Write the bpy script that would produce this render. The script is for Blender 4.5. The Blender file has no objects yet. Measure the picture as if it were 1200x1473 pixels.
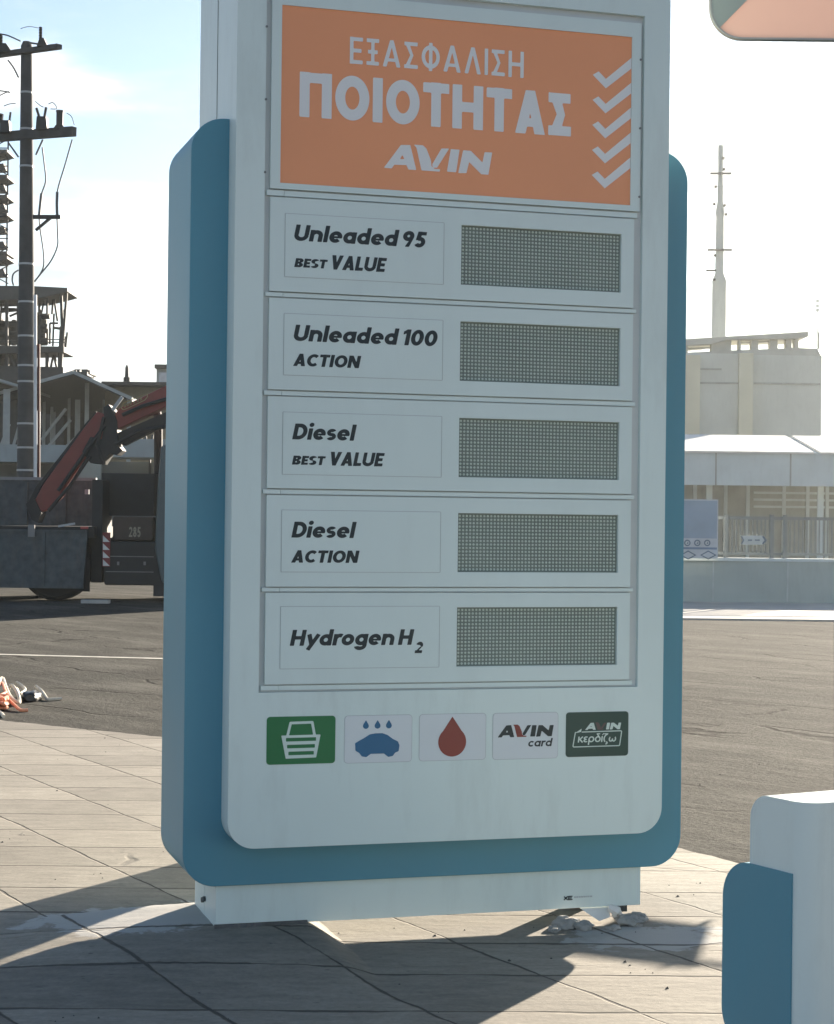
import bpy, bmesh, math, random
import numpy as np
from mathutils import Vector, Matrix

random.seed(7)
R = math.radians
sc = bpy.context.scene
COL = sc.collection

# ------------------------------------------------------------------ camera
CAM = Vector((-1.7197, -5.2989, 1.243))
YAW, PITCH, ROLL = R(16.794), R(0.254), R(0.671)
FPX = 2700.0                      # focal length in pixels of the 1200 x 1473 photo
cy_, sy_, cp_, sp_ = math.cos(YAW), math.sin(YAW), math.cos(PITCH), math.sin(PITCH)
FW = Vector((sy_*cp_, cy_*cp_, sp_)); R0 = Vector((cy_, -sy_, 0)); U0 = R0.cross(FW)
RT = math.cos(ROLL)*R0 + math.sin(ROLL)*U0
UP = -math.sin(ROLL)*R0 + math.cos(ROLL)*U0
cam = bpy.data.objects.new('camera', bpy.data.cameras.new('camera'))
COL.objects.link(cam)
M = Matrix((RT, UP, -FW)).transposed().to_4x4(); M.translation = CAM
cam.matrix_world = M
cam.data.sensor_fit = 'VERTICAL'; cam.data.sensor_height = 24.0
cam.data.lens = 24.0*FPX/1473.0
cam.data.clip_start = 0.05; cam.data.clip_end = 6000
sc.camera = cam

# ------------------------------------------------------------------ light
SUN_EL, SUN_AZ = R(14.5), R(45.0)          # azimuth from +Y towards +X
w = bpy.data.worlds.new("World"); sc.world = w; w.use_nodes = True
nt = w.node_tree; N = nt.nodes; L = nt.links
N.clear()
out = N.new('ShaderNodeOutputWorld'); bg = N.new('ShaderNodeBackground'); bg.inputs[1].default_value = 0.05
sky = N.new('ShaderNodeTexSky'); sky.sky_type = 'NISHITA'; sky.sun_disc = False
sky.sun_elevation = SUN_EL; sky.sun_rotation = SUN_AZ
sky.air_density = 0.85; sky.dust_density = 0.25; sky.ozone_density = 1.0; sky.altitude = 0
tc = N.new('ShaderNodeTexCoord'); mp = N.new('ShaderNodeMapping'); mp.inputs['Scale'].default_value = (2.2, 2.2, 9.0)
mp.inputs['Location'].default_value = (0.3, 0.9, 0.15)
nz = N.new('ShaderNodeTexNoise'); nz.inputs['Scale'].default_value = 1.6; nz.inputs['Detail'].default_value = 7; nz.inputs['Roughness'].default_value = 0.5
sep = N.new('ShaderNodeSeparateXYZ')
mr = N.new('ShaderNodeMapRange'); mr.inputs['From Min'].default_value = 0.06; mr.inputs['From Max'].default_value = 0.34
mr.inputs['To Min'].default_value = 0.27; mr.inputs['To Max'].default_value = -0.14
ad = N.new('ShaderNodeMath'); ad.operation = 'ADD'
cr = N.new('ShaderNodeMapRange'); cr.interpolation_type = 'SMOOTHSTEP'
cr.inputs['From Min'].default_value = 0.56; cr.inputs['From Max'].default_value = 0.70
cr.inputs['To Min'].default_value = 0.0; cr.inputs['To Max'].default_value = 0.95
mx = N.new('ShaderNodeMix'); mx.data_type = 'RGBA'
n2 = N.new('ShaderNodeTexNoise'); n2.inputs['Scale'].default_value = 2.6; n2.inputs['Detail'].default_value = 6
cm = N.new('ShaderNodeMix'); cm.data_type = 'RGBA'; cm.inputs[6].default_value = (3.7, 4.0, 4.1, 1); cm.inputs[7].default_value = (7.0, 7.0, 6.9, 1)
c2 = N.new('ShaderNodeMapRange'); c2.inputs['From Min'].default_value = .40; c2.inputs['From Max'].default_value = .56
L.new(mp.outputs[0], n2.inputs['Vector']); L.new(n2.outputs['Fac'], c2.inputs['Value']); L.new(c2.outputs[0], cm.inputs[0]); L.new(cm.outputs[2], mx.inputs[7])
L.new(tc.outputs['Generated'], mp.inputs['Vector']); L.new(mp.outputs[0], nz.inputs['Vector'])
L.new(tc.outputs['Generated'], sep.inputs[0]); L.new(sep.outputs['Z'], mr.inputs['Value'])
L.new(nz.outputs['Fac'], ad.inputs[0]); L.new(mr.outputs[0], ad.inputs[1]); L.new(ad.outputs[0], cr.inputs['Value'])
L.new(cr.outputs[0], mx.inputs[0]); L.new(sky.outputs[0], mx.inputs[6]); L.new(mx.outputs[2], bg.inputs[0]); L.new(bg.outputs[0], out.inputs[0])

sl = bpy.data.lights.new('sun', 'SUN'); sl.energy = 5.0; sl.angle = R(0.5); sl.color = (1.0, 0.88, 0.72)
so = bpy.data.objects.new('sun', sl); COL.objects.link(so)
SUNV = Vector((math.sin(SUN_AZ)*math.cos(SUN_EL), math.cos(SUN_AZ)*math.cos(SUN_EL), math.sin(SUN_EL)))
so.rotation_euler = SUNV.to_track_quat('Z', 'Y').to_euler(); so.location = (20, 20, 30)
sc.view_settings.view_transform = 'Standard'; sc.view_settings.look = 'None'
sc.view_settings.exposure = 1.93; sc.view_settings.gamma = 1.0
try:
    sc.cycles.use_denoising = True
    sc.cycles.max_bounces = 8
except Exception:
    pass

# ------------------------------------------------------------------ helpers
def ray(px, py):
    return FW + RT*((px-600)/FPX) - UP*((py-736.5)/FPX)
FH = Vector((sy_, cy_, 0)); RH = Vector((cy_, -sy_, 0))     # level frame of the viewing direction
def fw2(r, d, z):                       # (right, forward, height) -> world
    p = Vector((CAM.x, CAM.y, 0)) + RH*r + FH*d; p.z = z; return p
def est(px, py, D):                     # (right, height) estimate at forward distance D
    v = ray(px, py); t = D/v.dot(FH); q = v*t
    return q.dot(RH), CAM.z + q.z
def at(px, py, D):
    r, z = est(px, py, D); return fw2(r, D, z)

MATS = {}
def mat(name, col, rough=0.6, metal=0.0, var=0.10, scale=6.0, bump=0.0, bscale=60.0, spec=0.5, coat=0.0, dirt=0.0, dirt_col=(0.16, 0.14, 0.11), emis=None):
    if name in MATS: return MATS[name]
    m = bpy.data.materials.new(name); m.use_nodes = True; t = m.node_tree; n = t.nodes; l = t.links
    b = n['Principled BSDF']
    b.inputs['Roughness'].default_value = rough; b.inputs['Metallic'].default_value = metal
    b.inputs['Specular IOR Level'].default_value = spec; b.inputs['Coat Weight'].default_value = coat
    co = n.new('ShaderNodeTexCoord')
    nz = n.new('ShaderNodeTexNoise'); nz.inputs['Scale'].default_value = scale; nz.inputs['Detail'].default_value = 6
    l.new(co.outputs['Object'], nz.inputs['Vector'])
    mr = n.new('ShaderNodeMapRange'); mr.inputs['From Min'].default_value = .3; mr.inputs['From Max'].default_value = .7
    mr.inputs['To Min'].default_value = 1-var; mr.inputs['To Max'].default_value = 1+var
    l.new(nz.outputs['Fac'], mr.inputs['Value'])
    mul = n.new('ShaderNodeMix'); mul.data_type = 'RGBA'; mul.blend_type = 'MULTIPLY'; mul.inputs[0].default_value = 1
    mul.inputs[6].default_value = (*col, 1); l.new(mr.outputs[0], mul.inputs[7])
    res = mul.outputs[2]
    if dirt > 0:
        n2 = n.new('ShaderNodeTexNoise'); n2.inputs['Scale'].default_value = 2.3; n2.inputs['Detail'].default_value = 9; n2.inputs['Roughness'].default_value = .7
        mp2 = n.new('ShaderNodeMapping'); mp2.inputs['Scale'].default_value = (3.5, 3.5, .8)
        l.new(co.outputs['Object'], mp2.inputs['Vector']); l.new(mp2.outputs[0], n2.inputs['Vector'])
        m2 = n.new('ShaderNodeMapRange'); m2.inputs['From Min'].default_value = .5; m2.inputs['From Max'].default_value = .8
        m2.inputs['To Max'].default_value = dirt; l.new(n2.outputs['Fac'], m2.inputs['Value'])
        mm = n.new('ShaderNodeMix'); mm.data_type = 'RGBA'; l.new(m2.outputs[0], mm.inputs[0]); l.new(res, mm.inputs[6])
        mm.inputs[7].default_value = (*dirt_col, 1); res = mm.outputs[2]
    l.new(res, b.inputs['Base Color'])
    rr = n.new('ShaderNodeMapRange'); rr.inputs['To Min'].default_value = max(0, rough-.08); rr.inputs['To Max'].default_value = min(1, rough+.08)
    l.new(nz.outputs['Fac'], rr.inputs['Value']); l.new(rr.outputs[0], b.inputs['Roughness'])
    if bump > 0:
        n3 = n.new('ShaderNodeTexNoise'); n3.inputs['Scale'].default_value = bscale; n3.inputs['Detail'].default_value = 5
        l.new(co.outputs['Object'], n3.inputs['Vector'])
        bp = n.new('ShaderNodeBump'); bp.inputs['Strength'].default_value = bump; bp.inputs['Distance'].default_value = .01
        l.new(n3.outputs['Fac'], bp.inputs['Height']); l.new(bp.outputs[0], b.inputs['Normal'])
    MATS[name] = m; return m

def root_of(o):
    while o.parent: o = o.parent
    return o
BASE = {}
def thing(name, label, cat, base, group=None):
    o = bpy.data.objects.new(name, None); COL.objects.link(o); o.location = base; o.empty_display_size = .2
    o['label'] = label; o['category'] = cat
    if group: o['group'] = group
    BASE[o.name] = Vector(base); return o
def tag(o, label, cat, group=None):
    o['label'] = label; o['category'] = cat
    if group: o['group'] = group
    return o

class MB:
    def __init__(s): s.v = []; s.f = []; s.m = []; s.mi = 0
    def add(s, vs, fs):
        k = len(s.v); s.v += [Vector(p) for p in vs]; s.f += [tuple(i+k for i in f) for f in fs]; s.m += [s.mi]*len(fs); return s
    def box(s, x0, x1, y0, y1, z0, z1):
        s.add([(x0,y0,z0),(x1,y0,z0),(x1,y1,z0),(x0,y1,z0),(x0,y0,z1),(x1,y0,z1),(x1,y1,z1),(x0,y1,z1)],
              [(0,3,2,1),(4,5,6,7),(0,1,5,4),(1,2,6,5),(2,3,7,6),(3,0,4,7)]); return s
    def fbox(s, r0, r1, d0, d1, z0, z1):     # box squared to the level viewing frame
        k = len(s.v); s.box(r0, r1, d0, d1, z0, z1)
        for i in range(k, len(s.v)): q = s.v[i]; s.v[i] = fw2(q.x, q.y, q.z)
        return s
    def pbox(s, px0, px1, py0, py1, D, depth):
        pm, qm = (px0+px1)/2, (py0+py1)/2
        r0 = est(px0, qm, D)[0]; r1 = est(px1, qm, D)[0]; z1 = est(pm, py0, D)[1]; z0 = est(pm, py1, D)[1]
        return s.fbox(r0, r1, D, D+depth, z0, z1)
    def bar(s, a, b, w_, h_=None):
        a, b = Vector(a), Vector(b); d = (b-a).normalized()
        u = d.cross(Vector((0,0,1)));
        if u.length < 1e-3: u = Vector((1,0,0))
        u.normalize(); v = u.cross(d); h_ = h_ or w_
        vs = [p + u*(i*w_/2) + v*(j*h_/2) for p in (a, b) for i, j in ((-1,-1),(1,-1),(1,1),(-1,1))]
        return s.add(vs, [(0,1,2,3),(7,6,5,4),(0,4,5,1),(1,5,6,2),(2,6,7,3),(3,7,4,0)])
    def tube(s, pts, rad, n=8, caps=True):
        pts = [Vector(p) for p in pts]; k = len(s.v); rs = rad if isinstance(rad, (list, tuple)) else [rad]*len(pts)
        pu = None; vs = []
        for i, p in enumerate(pts):
            d = (pts[min(i+1, len(pts)-1)] - pts[max(i-1, 0)])
            d = d.normalized() if d.length > 1e-9 else Vector((0,0,1))
            if pu is None:
                u = d.cross(Vector((0,0,1)));
                if u.length < .05: u = d.cross(Vector((1,0,0)))
            else: u = pu - d*pu.dot(d)
            u.normalize(); pu = u; v = d.cross(u)
            vs += [p + (u*math.cos(2*math.pi*j/n) + v*math.sin(2*math.pi*j/n))*rs[i] for j in range(n)]
        fs = [(i*n+j, i*n+(j+1)%n, (i+1)*n+(j+1)%n, (i+1)*n+j) for i in range(len(pts)-1) for j in range(n)]
        if caps: fs += [tuple(range(n))[::-1], tuple(range((len(pts)-1)*n, len(pts)*n))]
        return s.add(vs, fs)
    def lathe(s, c, prof, n=16):             # profile (radius, z) about a vertical axis
        c = Vector(c); vs = [c + Vector((r*math.cos(2*math.pi*j/n), r*math.sin(2*math.pi*j/n), z)) for r, z in prof for j in range(n)]
        fs = [(i*n+j, i*n+(j+1)%n, (i+1)*n+(j+1)%n, (i+1)*n+j) for i in range(len(prof)-1) for j in range(n)]
        fs += [tuple(range(n))[::-1], tuple(range((len(prof)-1)*n, len(prof)*n))]
        return s.add(vs, fs)
    def prism(s, pts, a, b, fn):             # outline pts (u,w) swept from a to b, fn(u,t,w) -> point
        n = len(pts); vs = [fn(u, a, w_) for u, w_ in pts] + [fn(u, b, w_) for u, w_ in pts]
        fs = [tuple(range(n)), tuple(range(n, 2*n))[::-1]] + [(i, i+n, (i+1)%n+n, (i+1)%n) for i in range(n)]
        return s.add(vs, fs)
    def build(s, name, mats, parent=None, smooth=False, bevel=0.0, segs=2, label=None, recalc=True):
        base = BASE[root_of(parent).name] if parent else Vector((0,0,0))
        if parent is None and s.v:
            xs = [v.x for v in s.v]; ys = [v.y for v in s.v]
            base = Vector(((min(xs)+max(xs))/2, (min(ys)+max(ys))/2, min(v.z for v in s.v)))
        me = bpy.data.meshes.new(name); me.from_pydata([tuple(v-base) for v in s.v], [], s.f)
        for mm in (mats if isinstance(mats, (list, tuple)) else [mats]): me.materials.append(mm)
        for p, k in zip(me.polygons, s.m): p.material_index = k
        if recalc or bevel:
            bm = bmesh.new(); bm.from_mesh(me)
            if recalc: bmesh.ops.recalc_face_normals(bm, faces=bm.faces)
            if bevel:
                ed = [e for e in bm.edges if len(e.link_faces) == 2 and e.calc_face_angle(0) > R(35)]
                bmesh.ops.bevel(bm, geom=ed, offset=bevel, segments=segs, profile=.5, affect='EDGES', clamp_overlap=True)
            bm.to_mesh(me); bm.free()
        if smooth or bevel:
            for p in me.polygons: p.use_smooth = True
            try: me.set_sharp_from_angle(angle=R(32))
            except Exception: pass
        o = bpy.data.objects.new(name, me); COL.objects.link(o)
        if bevel:
            wn_ = o.modifiers.new('weighted_normals', 'WEIGHTED_NORMAL'); wn_.weight = 100; wn_.keep_sharp = True
        if parent: o.parent = parent
        else: o.location = base; BASE[o.name] = base
        if label: o['label'] = label
        return o

def rrect(x0, x1, z0, z1, rad, n=8, corners=(1,1,1,1)):    # bl, br, tr, tl
    pts = []
    for (cx, cz, a0, on) in ((x0, z0, 180, corners[0]), (x1, z0, 270, corners[1]), (x1, z1, 0, corners[2]), (x0, z1, 90, corners[3])):
        if not on: pts.append((cx, cz)); continue
        ox = cx + rad if cx == x0 else cx - rad; oz = cz + rad if cz == z0 else cz - rad
        for i in range(n+1):
            a = R(a0 + 90*i/n); pts.append((ox + rad*math.cos(a), oz + rad*math.sin(a)))
    return pts
XZ = lambda u, t, w_: (u, t, w_)

def plate_with_holes(outer, holes, y0, y1, hole_floor=None):
    """Plate in the x-z plane between y0 (front) and y1 (back) with see-in holes; returns MB."""
    bm = bmesh.new(); edges = []
    for lp in [outer]+holes:
        vs = [bm.verts.new((x, y0, z)) for x, z in lp]
        edges += [bm.edges.new((vs[i], vs[(i+1)%len(vs)])) for i in range(len(vs))]
    bmesh.ops.triangle_fill(bm, use_beauty=True, use_dissolve=False, edges=edges)
    mb = MB(); bm.verts.index_update()
    mb.add([v.co.copy() for v in bm.verts], [tuple(v.index for v in f.verts) for f in bm.faces]); bm.free()
    n = len(outer)
    mb.add([(x, y0, z) for x, z in outer]+[(x, y1, z) for x, z in outer], [(i, (i+1)%n, (i+1)%n+n, i+n) for i in range(n)] + [tuple(range(n, 2*n))])
    for h in holes:
        n = len(h); fl = hole_floor if hole_floor is not None else y1
        mb.add([(x, y0, z) for x, z in h]+[(x, fl, z) for x, z in h], [(i, i+n, (i+1)%n+n, (i+1)%n) for i in range(n)])
    return mb
# ------------------------------------------------------------------ lettering: strokes as distance fields, contoured to flat vinyl shapes
def f_seg(a, b, w_):
    ax, ay = a; bx, by = b; L_ = math.hypot(bx-ax, by-ay); ux, uy = (bx-ax)/L_, (by-ay)/L_
    def f(X, Y):
        t = (X-ax)*ux + (Y-ay)*uy; s_ = -(X-ax)*uy + (Y-ay)*ux
        return np.maximum(np.abs(t-L_/2)-L_/2, np.abs(s_)-w_/2)
    return f
def f_arc(c, rx, ry, a0, a1, w_):
    cx, cy = c; mid = (a0+a1)/2; half = (a1-a0)/2
    def f(X, Y):
        x = (X-cx); y = (Y-cy); ox, oy, ix, iy = rx+w_/2, ry+w_/2, max(rx-w_/2, 1e-3), max(ry-w_/2, 1e-3)
        do = (np.sqrt((x/ox)**2+(y/oy)**2)-1)*min(ox, oy); di = (1-np.sqrt((x/ix)**2+(y/iy)**2))*min(ix, iy)
        d = np.maximum(do, di)
        if half < 179.9:
            an = (np.degrees(np.arctan2(y/ry, x/rx))-mid+180) % 360-180
            d = np.maximum(d, (np.abs(an)-half)*math.pi/180*min(rx, ry))
        return d
    return f
def f_poly(pts):
    P = np.array(pts, float); Q = np.roll(P, -1, 0)
    def f(X, Y):
        d = np.full(X.shape, 1e9); ins = np.zeros(X.shape, bool)
        for (ax, ay), (bx, by) in zip(P, Q):
            ex, ey = bx-ax, by-ay; t = np.clip(((X-ax)*ex+(Y-ay)*ey)/(ex*ex+ey*ey+1e-12), 0, 1)
            d = np.minimum(d, np.hypot(X-ax-t*ex, Y-ay-t*ey))
            c = ((ay > Y) != (by > Y)) & (X < (bx-ax)*(Y-ay)/((by-ay) if abs(by-ay) > 1e-12 else 1e-12)+ax)
            ins ^= c
        return np.where(ins, -d, d)
    return f
def f_circ(c, r): return lambda X, Y: np.hypot(X-c[0], Y-c[1])-r
def f_union(*fs):
    def f(X, Y):
        d = fs[0](X, Y)
        for g in fs[1:]: d = np.minimum(d, g(X, Y))
        return d
    return f
def f_sub(a, b): return lambda X, Y: np.maximum(a(X, Y), -b(X, Y))
def f_off(a, o): return lambda X, Y: a(X, Y)-o
def f_out(a, w_): return lambda X, Y: np.abs(a(X, Y))-w_/2

def contour(f, bx, cell):
    x0, x1, y0, y1 = bx; nx = max(4, int((x1-x0)/cell)+1); ny = max(4, int((y1-y0)/cell)+1)
    xs = np.linspace(x0, x1, nx+1); ys = np.linspace(y0, y1, ny+1); X, Y = np.meshgrid(xs, ys); D = f(X, Y)
    vs, fs = [], []
    def emit(pts):
        k = len(vs); vs.extend(pts); fs.append(tuple(range(k, k+len(pts))))
    for j in range(ny):
        run = None
        for i in range(nx+1):
            full = i < nx and D[j, i] < 0 and D[j, i+1] < 0 and D[j+1, i] < 0 and D[j+1, i+1] < 0
            if full:
                if run is None: run = i
                continue
            if run is not None:
                emit([(xs[run], ys[j]), (xs[i], ys[j]), (xs[i], ys[j+1]), (xs[run], ys[j+1])]); run = None
            if i == nx: break
            c = [(xs[i], ys[j], D[j, i]), (xs[i+1], ys[j], D[j, i+1]), (xs[i+1], ys[j+1], D[j+1, i+1]), (xs[i], ys[j+1], D[j+1, i])]
            if min(q[2] for q in c) >= 0: continue
            pts = []
            for a in range(4):
                p, q = c[a], c[(a+1) % 4]
                if p[2] < 0: pts.append((p[0], p[1]))
                if (p[2] < 0) != (q[2] < 0):
                    t = p[2]/(p[2]-q[2]); pts.append((p[0]+t*(q[0]-p[0]), p[1]+t*(q[1]-p[1])))
            if len(pts) > 2: emit(pts)
    return vs, fs

def glyph(ch, w_):
    """(field, advance) in cap-height units; x-height .72."""
    h = w_/2; S = f_seg; A = f_arc; xh = .72; rc = (.70-w_)/2 if w_ > .15 else .25
    rc = max(rc, .2); ry = (xh-w_)/2; cx = rc+h; cyy = xh/2
    ring = lambda a0=0, a1=360: A((cx, cyy), rc, ry, a0, a1, w_)
    W = 2*rc+w_; Cr = .27; CW = 2*Cr+w_; hw = w_*.92
    T = {
     'n': (f_union(S((h,0),(h,xh),w_), A((cx,xh-h-rc*.95),rc,rc*.95,0,180,w_), S((W-h,0),(W-h,xh-h-rc*.95),w_)), W),
     'l': (S((h,0),(h,1.03),w_), w_), 'i': (f_union(S((h,0),(h,xh),w_), f_circ((h,.94),w_*.58)), w_),
     'e': (f_union(ring(-4,318), S((w_*.6,cyy-.01),(W-.02,cyy-.01),w_*.52)), W), 'a': (f_union(ring(), S((W-h,0),(W-h,xh),w_)), W),
     'd': (f_union(ring(), S((W-h,0),(W-h,1.03),w_)), W), 'o': (ring(), W), 'c': (ring(42,318), W*.9),
     'g': (f_union(ring(), S((W-h,-.02),(W-h,xh),w_), A((cx,-.02),rc,.17,195,360,w_)), W),
     'y': (f_union(S((h*1.1,xh),(.36,.06),w_), S((.66,xh),(.20,-.27),w_)), .70),
     'r': (f_union(S((h,0),(h,xh),w_), A((h+.24,.36),.24,.27,62,180,w_)), .42),
     's': (f_union(A((.27,.36+.13),.17,.13,35,270,w_*.86), A((.27,.36-.13),.17,.13,-145,90,w_*.86)), .54),
     'U': (f_union(S((h,.36),(h,1),w_), S((CW-h,.36),(CW-h,1),w_), A((CW/2,.36),Cr,.36-h,180,360,w_)), CW),
     'D': (f_union(S((h,0),(h,1),w_), S((0,1-h),(.32,1-h),w_), S((0,h),(.32,h),w_), A((.31,.5),.34,.5-h,-90,90,w_)), .65+h),
     'H': (f_union(S((h,0),(h,1),w_), S((CW-h,0),(CW-h,1),w_), S((h,.5),(CW-h,.5),hw)), CW),
     'B': (f_union(S((h,0),(h,1),w_), S((0,1-h),(.36,1-h),hw), S((0,h),(.36,h),hw), S((0,.52),(.36,.52),hw), A((.36,.75),.19,.25-h+.01,-90,90,w_), A((.36,.265),.21,.265-h,-90,90,w_)), .57+h),
     'E': (f_union(S((h,0),(h,1),w_), S((0,1-h),(.56,1-h),hw), S((0,h),(.56,h),hw), S((0,.5),(.50,.5),hw)), .56),
     'S': (f_union(A((.31,.735),.21,.265-h,30,270,w_), A((.31,.265),.21,.265-h+.0,-150,90,w_)), .62),
     'T': (f_union(S((.33,0),(.33,1),w_), S((0,1-h),(.66,1-h),hw)), .66),
     'V': (f_union(f_poly([(0,1),(w_*1.12,1),(.38+w_*.5,0),(.38-w_*.5,0)]), f_poly([(.76,1),(.76-w_*1.12,1),(.38-w_*.5,0),(.38+w_*.5,0)])), .76),
     'A': (f_union(f_poly([(0,0),(w_*1.12,0),(.39+w_*.5,1),(.39-w_*.5,1)]), f_poly([(.78,0),(.78-w_*1.12,0),(.39-w_*.5,1),(.39+w_*.5,1)]), S((.18,.26),(.60,.26),hw*.85)), .78),
     'L': (f_union(S((h,0),(h,1),w_), S((0,h),(.52,h),hw)), .52), 'I': (S((h,0),(h,1),w_), w_),
     'C': (A((.42,.5),.42-h,.5-h,45,315,w_), .74), 'O': (A((.42,.5),.42-h,.5-h,0,360,w_), .84),
     'N': (f_union(S((h,0),(h,1),w_), S((CW-h,0),(CW-h,1),w_), f_poly([(0,1),(w_*1.15,1),(CW,0),(CW-w_*1.15,0)])), CW),
     '9': (f_union(A((.31,.68),.31-h,.32-h,0,360,w_), f_poly([(.62,.62),(.62-w_*.9,.46),(.20,0),(.44,0)])), .62),
     '5': (f_union(S((.12,1-h),(.60,1-h),hw), f_poly([(.12,1),(.12+w_,1),(.08+w_,.45),(.06,.45)]), A((.30,.33),.31-h,.33-h,-150,135,w_)), .62),
     '1': (f_union(S((.30,0),(.30,1),w_), f_poly([(.02,.86),(.02,.66),(.30,.80),(.34,1),(.22,1)])), .30+h),
     '0': (A((.35,.5),.35-h,.5-h,0,360,w_), .70),
     '2': (f_union(A((.31,.69),.31-h,.31-h,-25,165,w_), f_poly([(.60,.62),(.46,.48),(.02,.0),(.06,.17)]), f_poly([(.58,.62),(.40,.58),(.0,.12),(.22,.1)]), S((.0,h),(.64,h),hw)), .64),
     '8': (f_union(A((.31,.74),.25-h+.02,.26-h,0,360,w_), A((.31,.27),.31-h,.27-h,0,360,w_)), .62),
     # Greek
     'Π': (f_union(S((h,0),(h,1),w_), S((CW-h,0),(CW-h,1),w_), S((0,1-h),(CW,1-h),hw)), CW),
     'Ξ': (f_union(S((0,1-h),(.54,1-h),hw), S((.06,.5),(.48,.5),hw), S((0,h),(.54,h),hw), S((.27,.05),(.27,.95),hw)), .54),
     'Σ': (f_union(S((0,1-h),(.58,1-h),hw), S((0,h),(.60,h),hw), f_poly([(0,1),(w_*1.25,1-h*.4),(.33+h*.9,.5),(w_*1.25,h*.4),(0,0),(.33-h*.9,.5)])), .60),
     'Φ': (f_union(A((.40,.5),.40-h,.36,0,360,w_), S((.40,-.03),(.40,1.03),w_)), .80),
     'Λ': (f_union(f_poly([(0,0),(w_*1.1,0),(.37+w_*.5,1),(.37-w_*.5,1)]), f_poly([(.74,0),(.74-w_*1.1,0),(.37-w_*.5,1),(.37+w_*.5,1)])), .74),
     'κ': (f_union(S((h,0),(h,xh),w_), S((.16,.34),(.50,.70),w_), S((.22,.36),(.54,0),w_)), .54),
     'ε': (f_union(A((.27,.52),.19,.13,40,270,w_), A((.27,.21),.19,.13,90,320,w_), S((.2,.365),(.36,.365),w_*.8)), .48),
     'ρ': (f_union(ring(), S((h,-.32),(h,cyy),w_)), W), 'δ': (f_union(ring(), f_poly([(.12,1.0),(.24,1.04),(.58,.56),(.46,.50)]), S((.14,1.0),(.52,1.0),w_*.8)), W),
     'ί': (f_union(S((h,0),(h,xh),w_), S((h,.84),(h+.14,1.06),w_*.7)), w_),
     'ζ': (f_union(S((.05,.98),(.5,.98),w_*.8), A((.52,.42),.42,.52,100,230,w_), A((.28,-.12),.2,.14,-80,70,w_)), .56),
     'ω': (f_union(A((.24,.34),.17,.26,120,370,w_), A((.58,.34),.17,.26,170,420,w_)), .82),
    }
    return T[ch]

def text_mesh(mb, s, x0, x1, z0, cap, y, w_=.2, shear=0.0, track=.10, cell=.03, space=.26):
    """Set the string s on baseline z0, fitted between x0 and x1 with capitals of height cap."""
    parts, pen = [], 0.0
    for ch in s:
        if ch == ' ': pen += space; continue
        f, a = glyph(ch, w_); vs, fs = contour(f, (-.08, a+.12, -.42, 1.14), cell)
        parts.append((vs, fs, pen)); pen += a+track
    pen -= track
    sx = (x1-x0-shear*cap)/pen
    for vs, fs, p in parts:
        mb.add([(x0+(x+p)*sx+shear*cap*yy, y, z0+yy*cap) for x, yy in vs], fs)
    return mb
def shape_mesh(mb, f, bx, cell, fn):
    vs, fs = contour(f, bx, cell); mb.add([fn(x, y) for x, y in vs], fs); return mb

# ------------------------------------------------------------------ ground materials
class NB:
    def __init__(s, name):
        s.m = bpy.data.materials.new(name); s.m.use_nodes = True; s.t = s.m.node_tree; s.b = s.t.nodes['Principled BSDF']
    def n(s, ty, **kw):
        o = s.t.nodes.new(ty)
        for k, v in kw.items(): setattr(o, k, v)
        return o
    def lk(s, a, b): s.t.links.new(a, b)
    def math(s, op, a, b=None, c=None):
        o = s.n('ShaderNodeMath', operation=op)
        for i, q in enumerate((a, b, c)):
            if q is None: continue
            if isinstance(q, (int, float)): o.inputs[i].default_value = q
            else: s.lk(q, o.inputs[i])
        return o.outputs[0]
    def mr(s, v, a, b, c=0., d=1., sm=False):
        o = s.n('ShaderNodeMapRange');
        if sm: o.interpolation_type = 'SMOOTHSTEP'
        for i, q in zip((1, 2, 3, 4), (a, b, c, d)): o.inputs[i].default_value = q
        s.lk(v, o.inputs[0]); return o.outputs[0]
    def mix(s, f, a, b, mode='MIX'):
        o = s.n('ShaderNodeMix', data_type='RGBA', blend_type=mode)
        for i, q in ((0, f), (6, a), (7, b)):
            if isinstance(q, (int, float)): o.inputs[i].default_value = q
            elif isinstance(q, tuple): o.inputs[i].default_value = (*q, 1)
            else: s.lk(q, o.inputs[i])
        return o.outputs[2]
    def noise(s, vec, scale, detail=5, rough=.55, mapping=None, rot=0):
        if mapping:
            mp = s.n('ShaderNodeMapping'); mp.vector_type = 'TEXTURE'; mp.inputs['Scale'].default_value = tuple(1/q for q in mapping); mp.inputs['Rotation'].default_value = (0, 0, rot)
            s.lk(vec, mp.inputs[0]); vec = mp.outputs[0]
        o = s.n('ShaderNodeTexNoise'); o.inputs['Scale'].default_value = scale; o.inputs['Detail'].default_value = detail; o.inputs['Roughness'].default_value = rough
        s.lk(vec, o.inputs['Vector']); return o.outputs['Fac']

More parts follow.
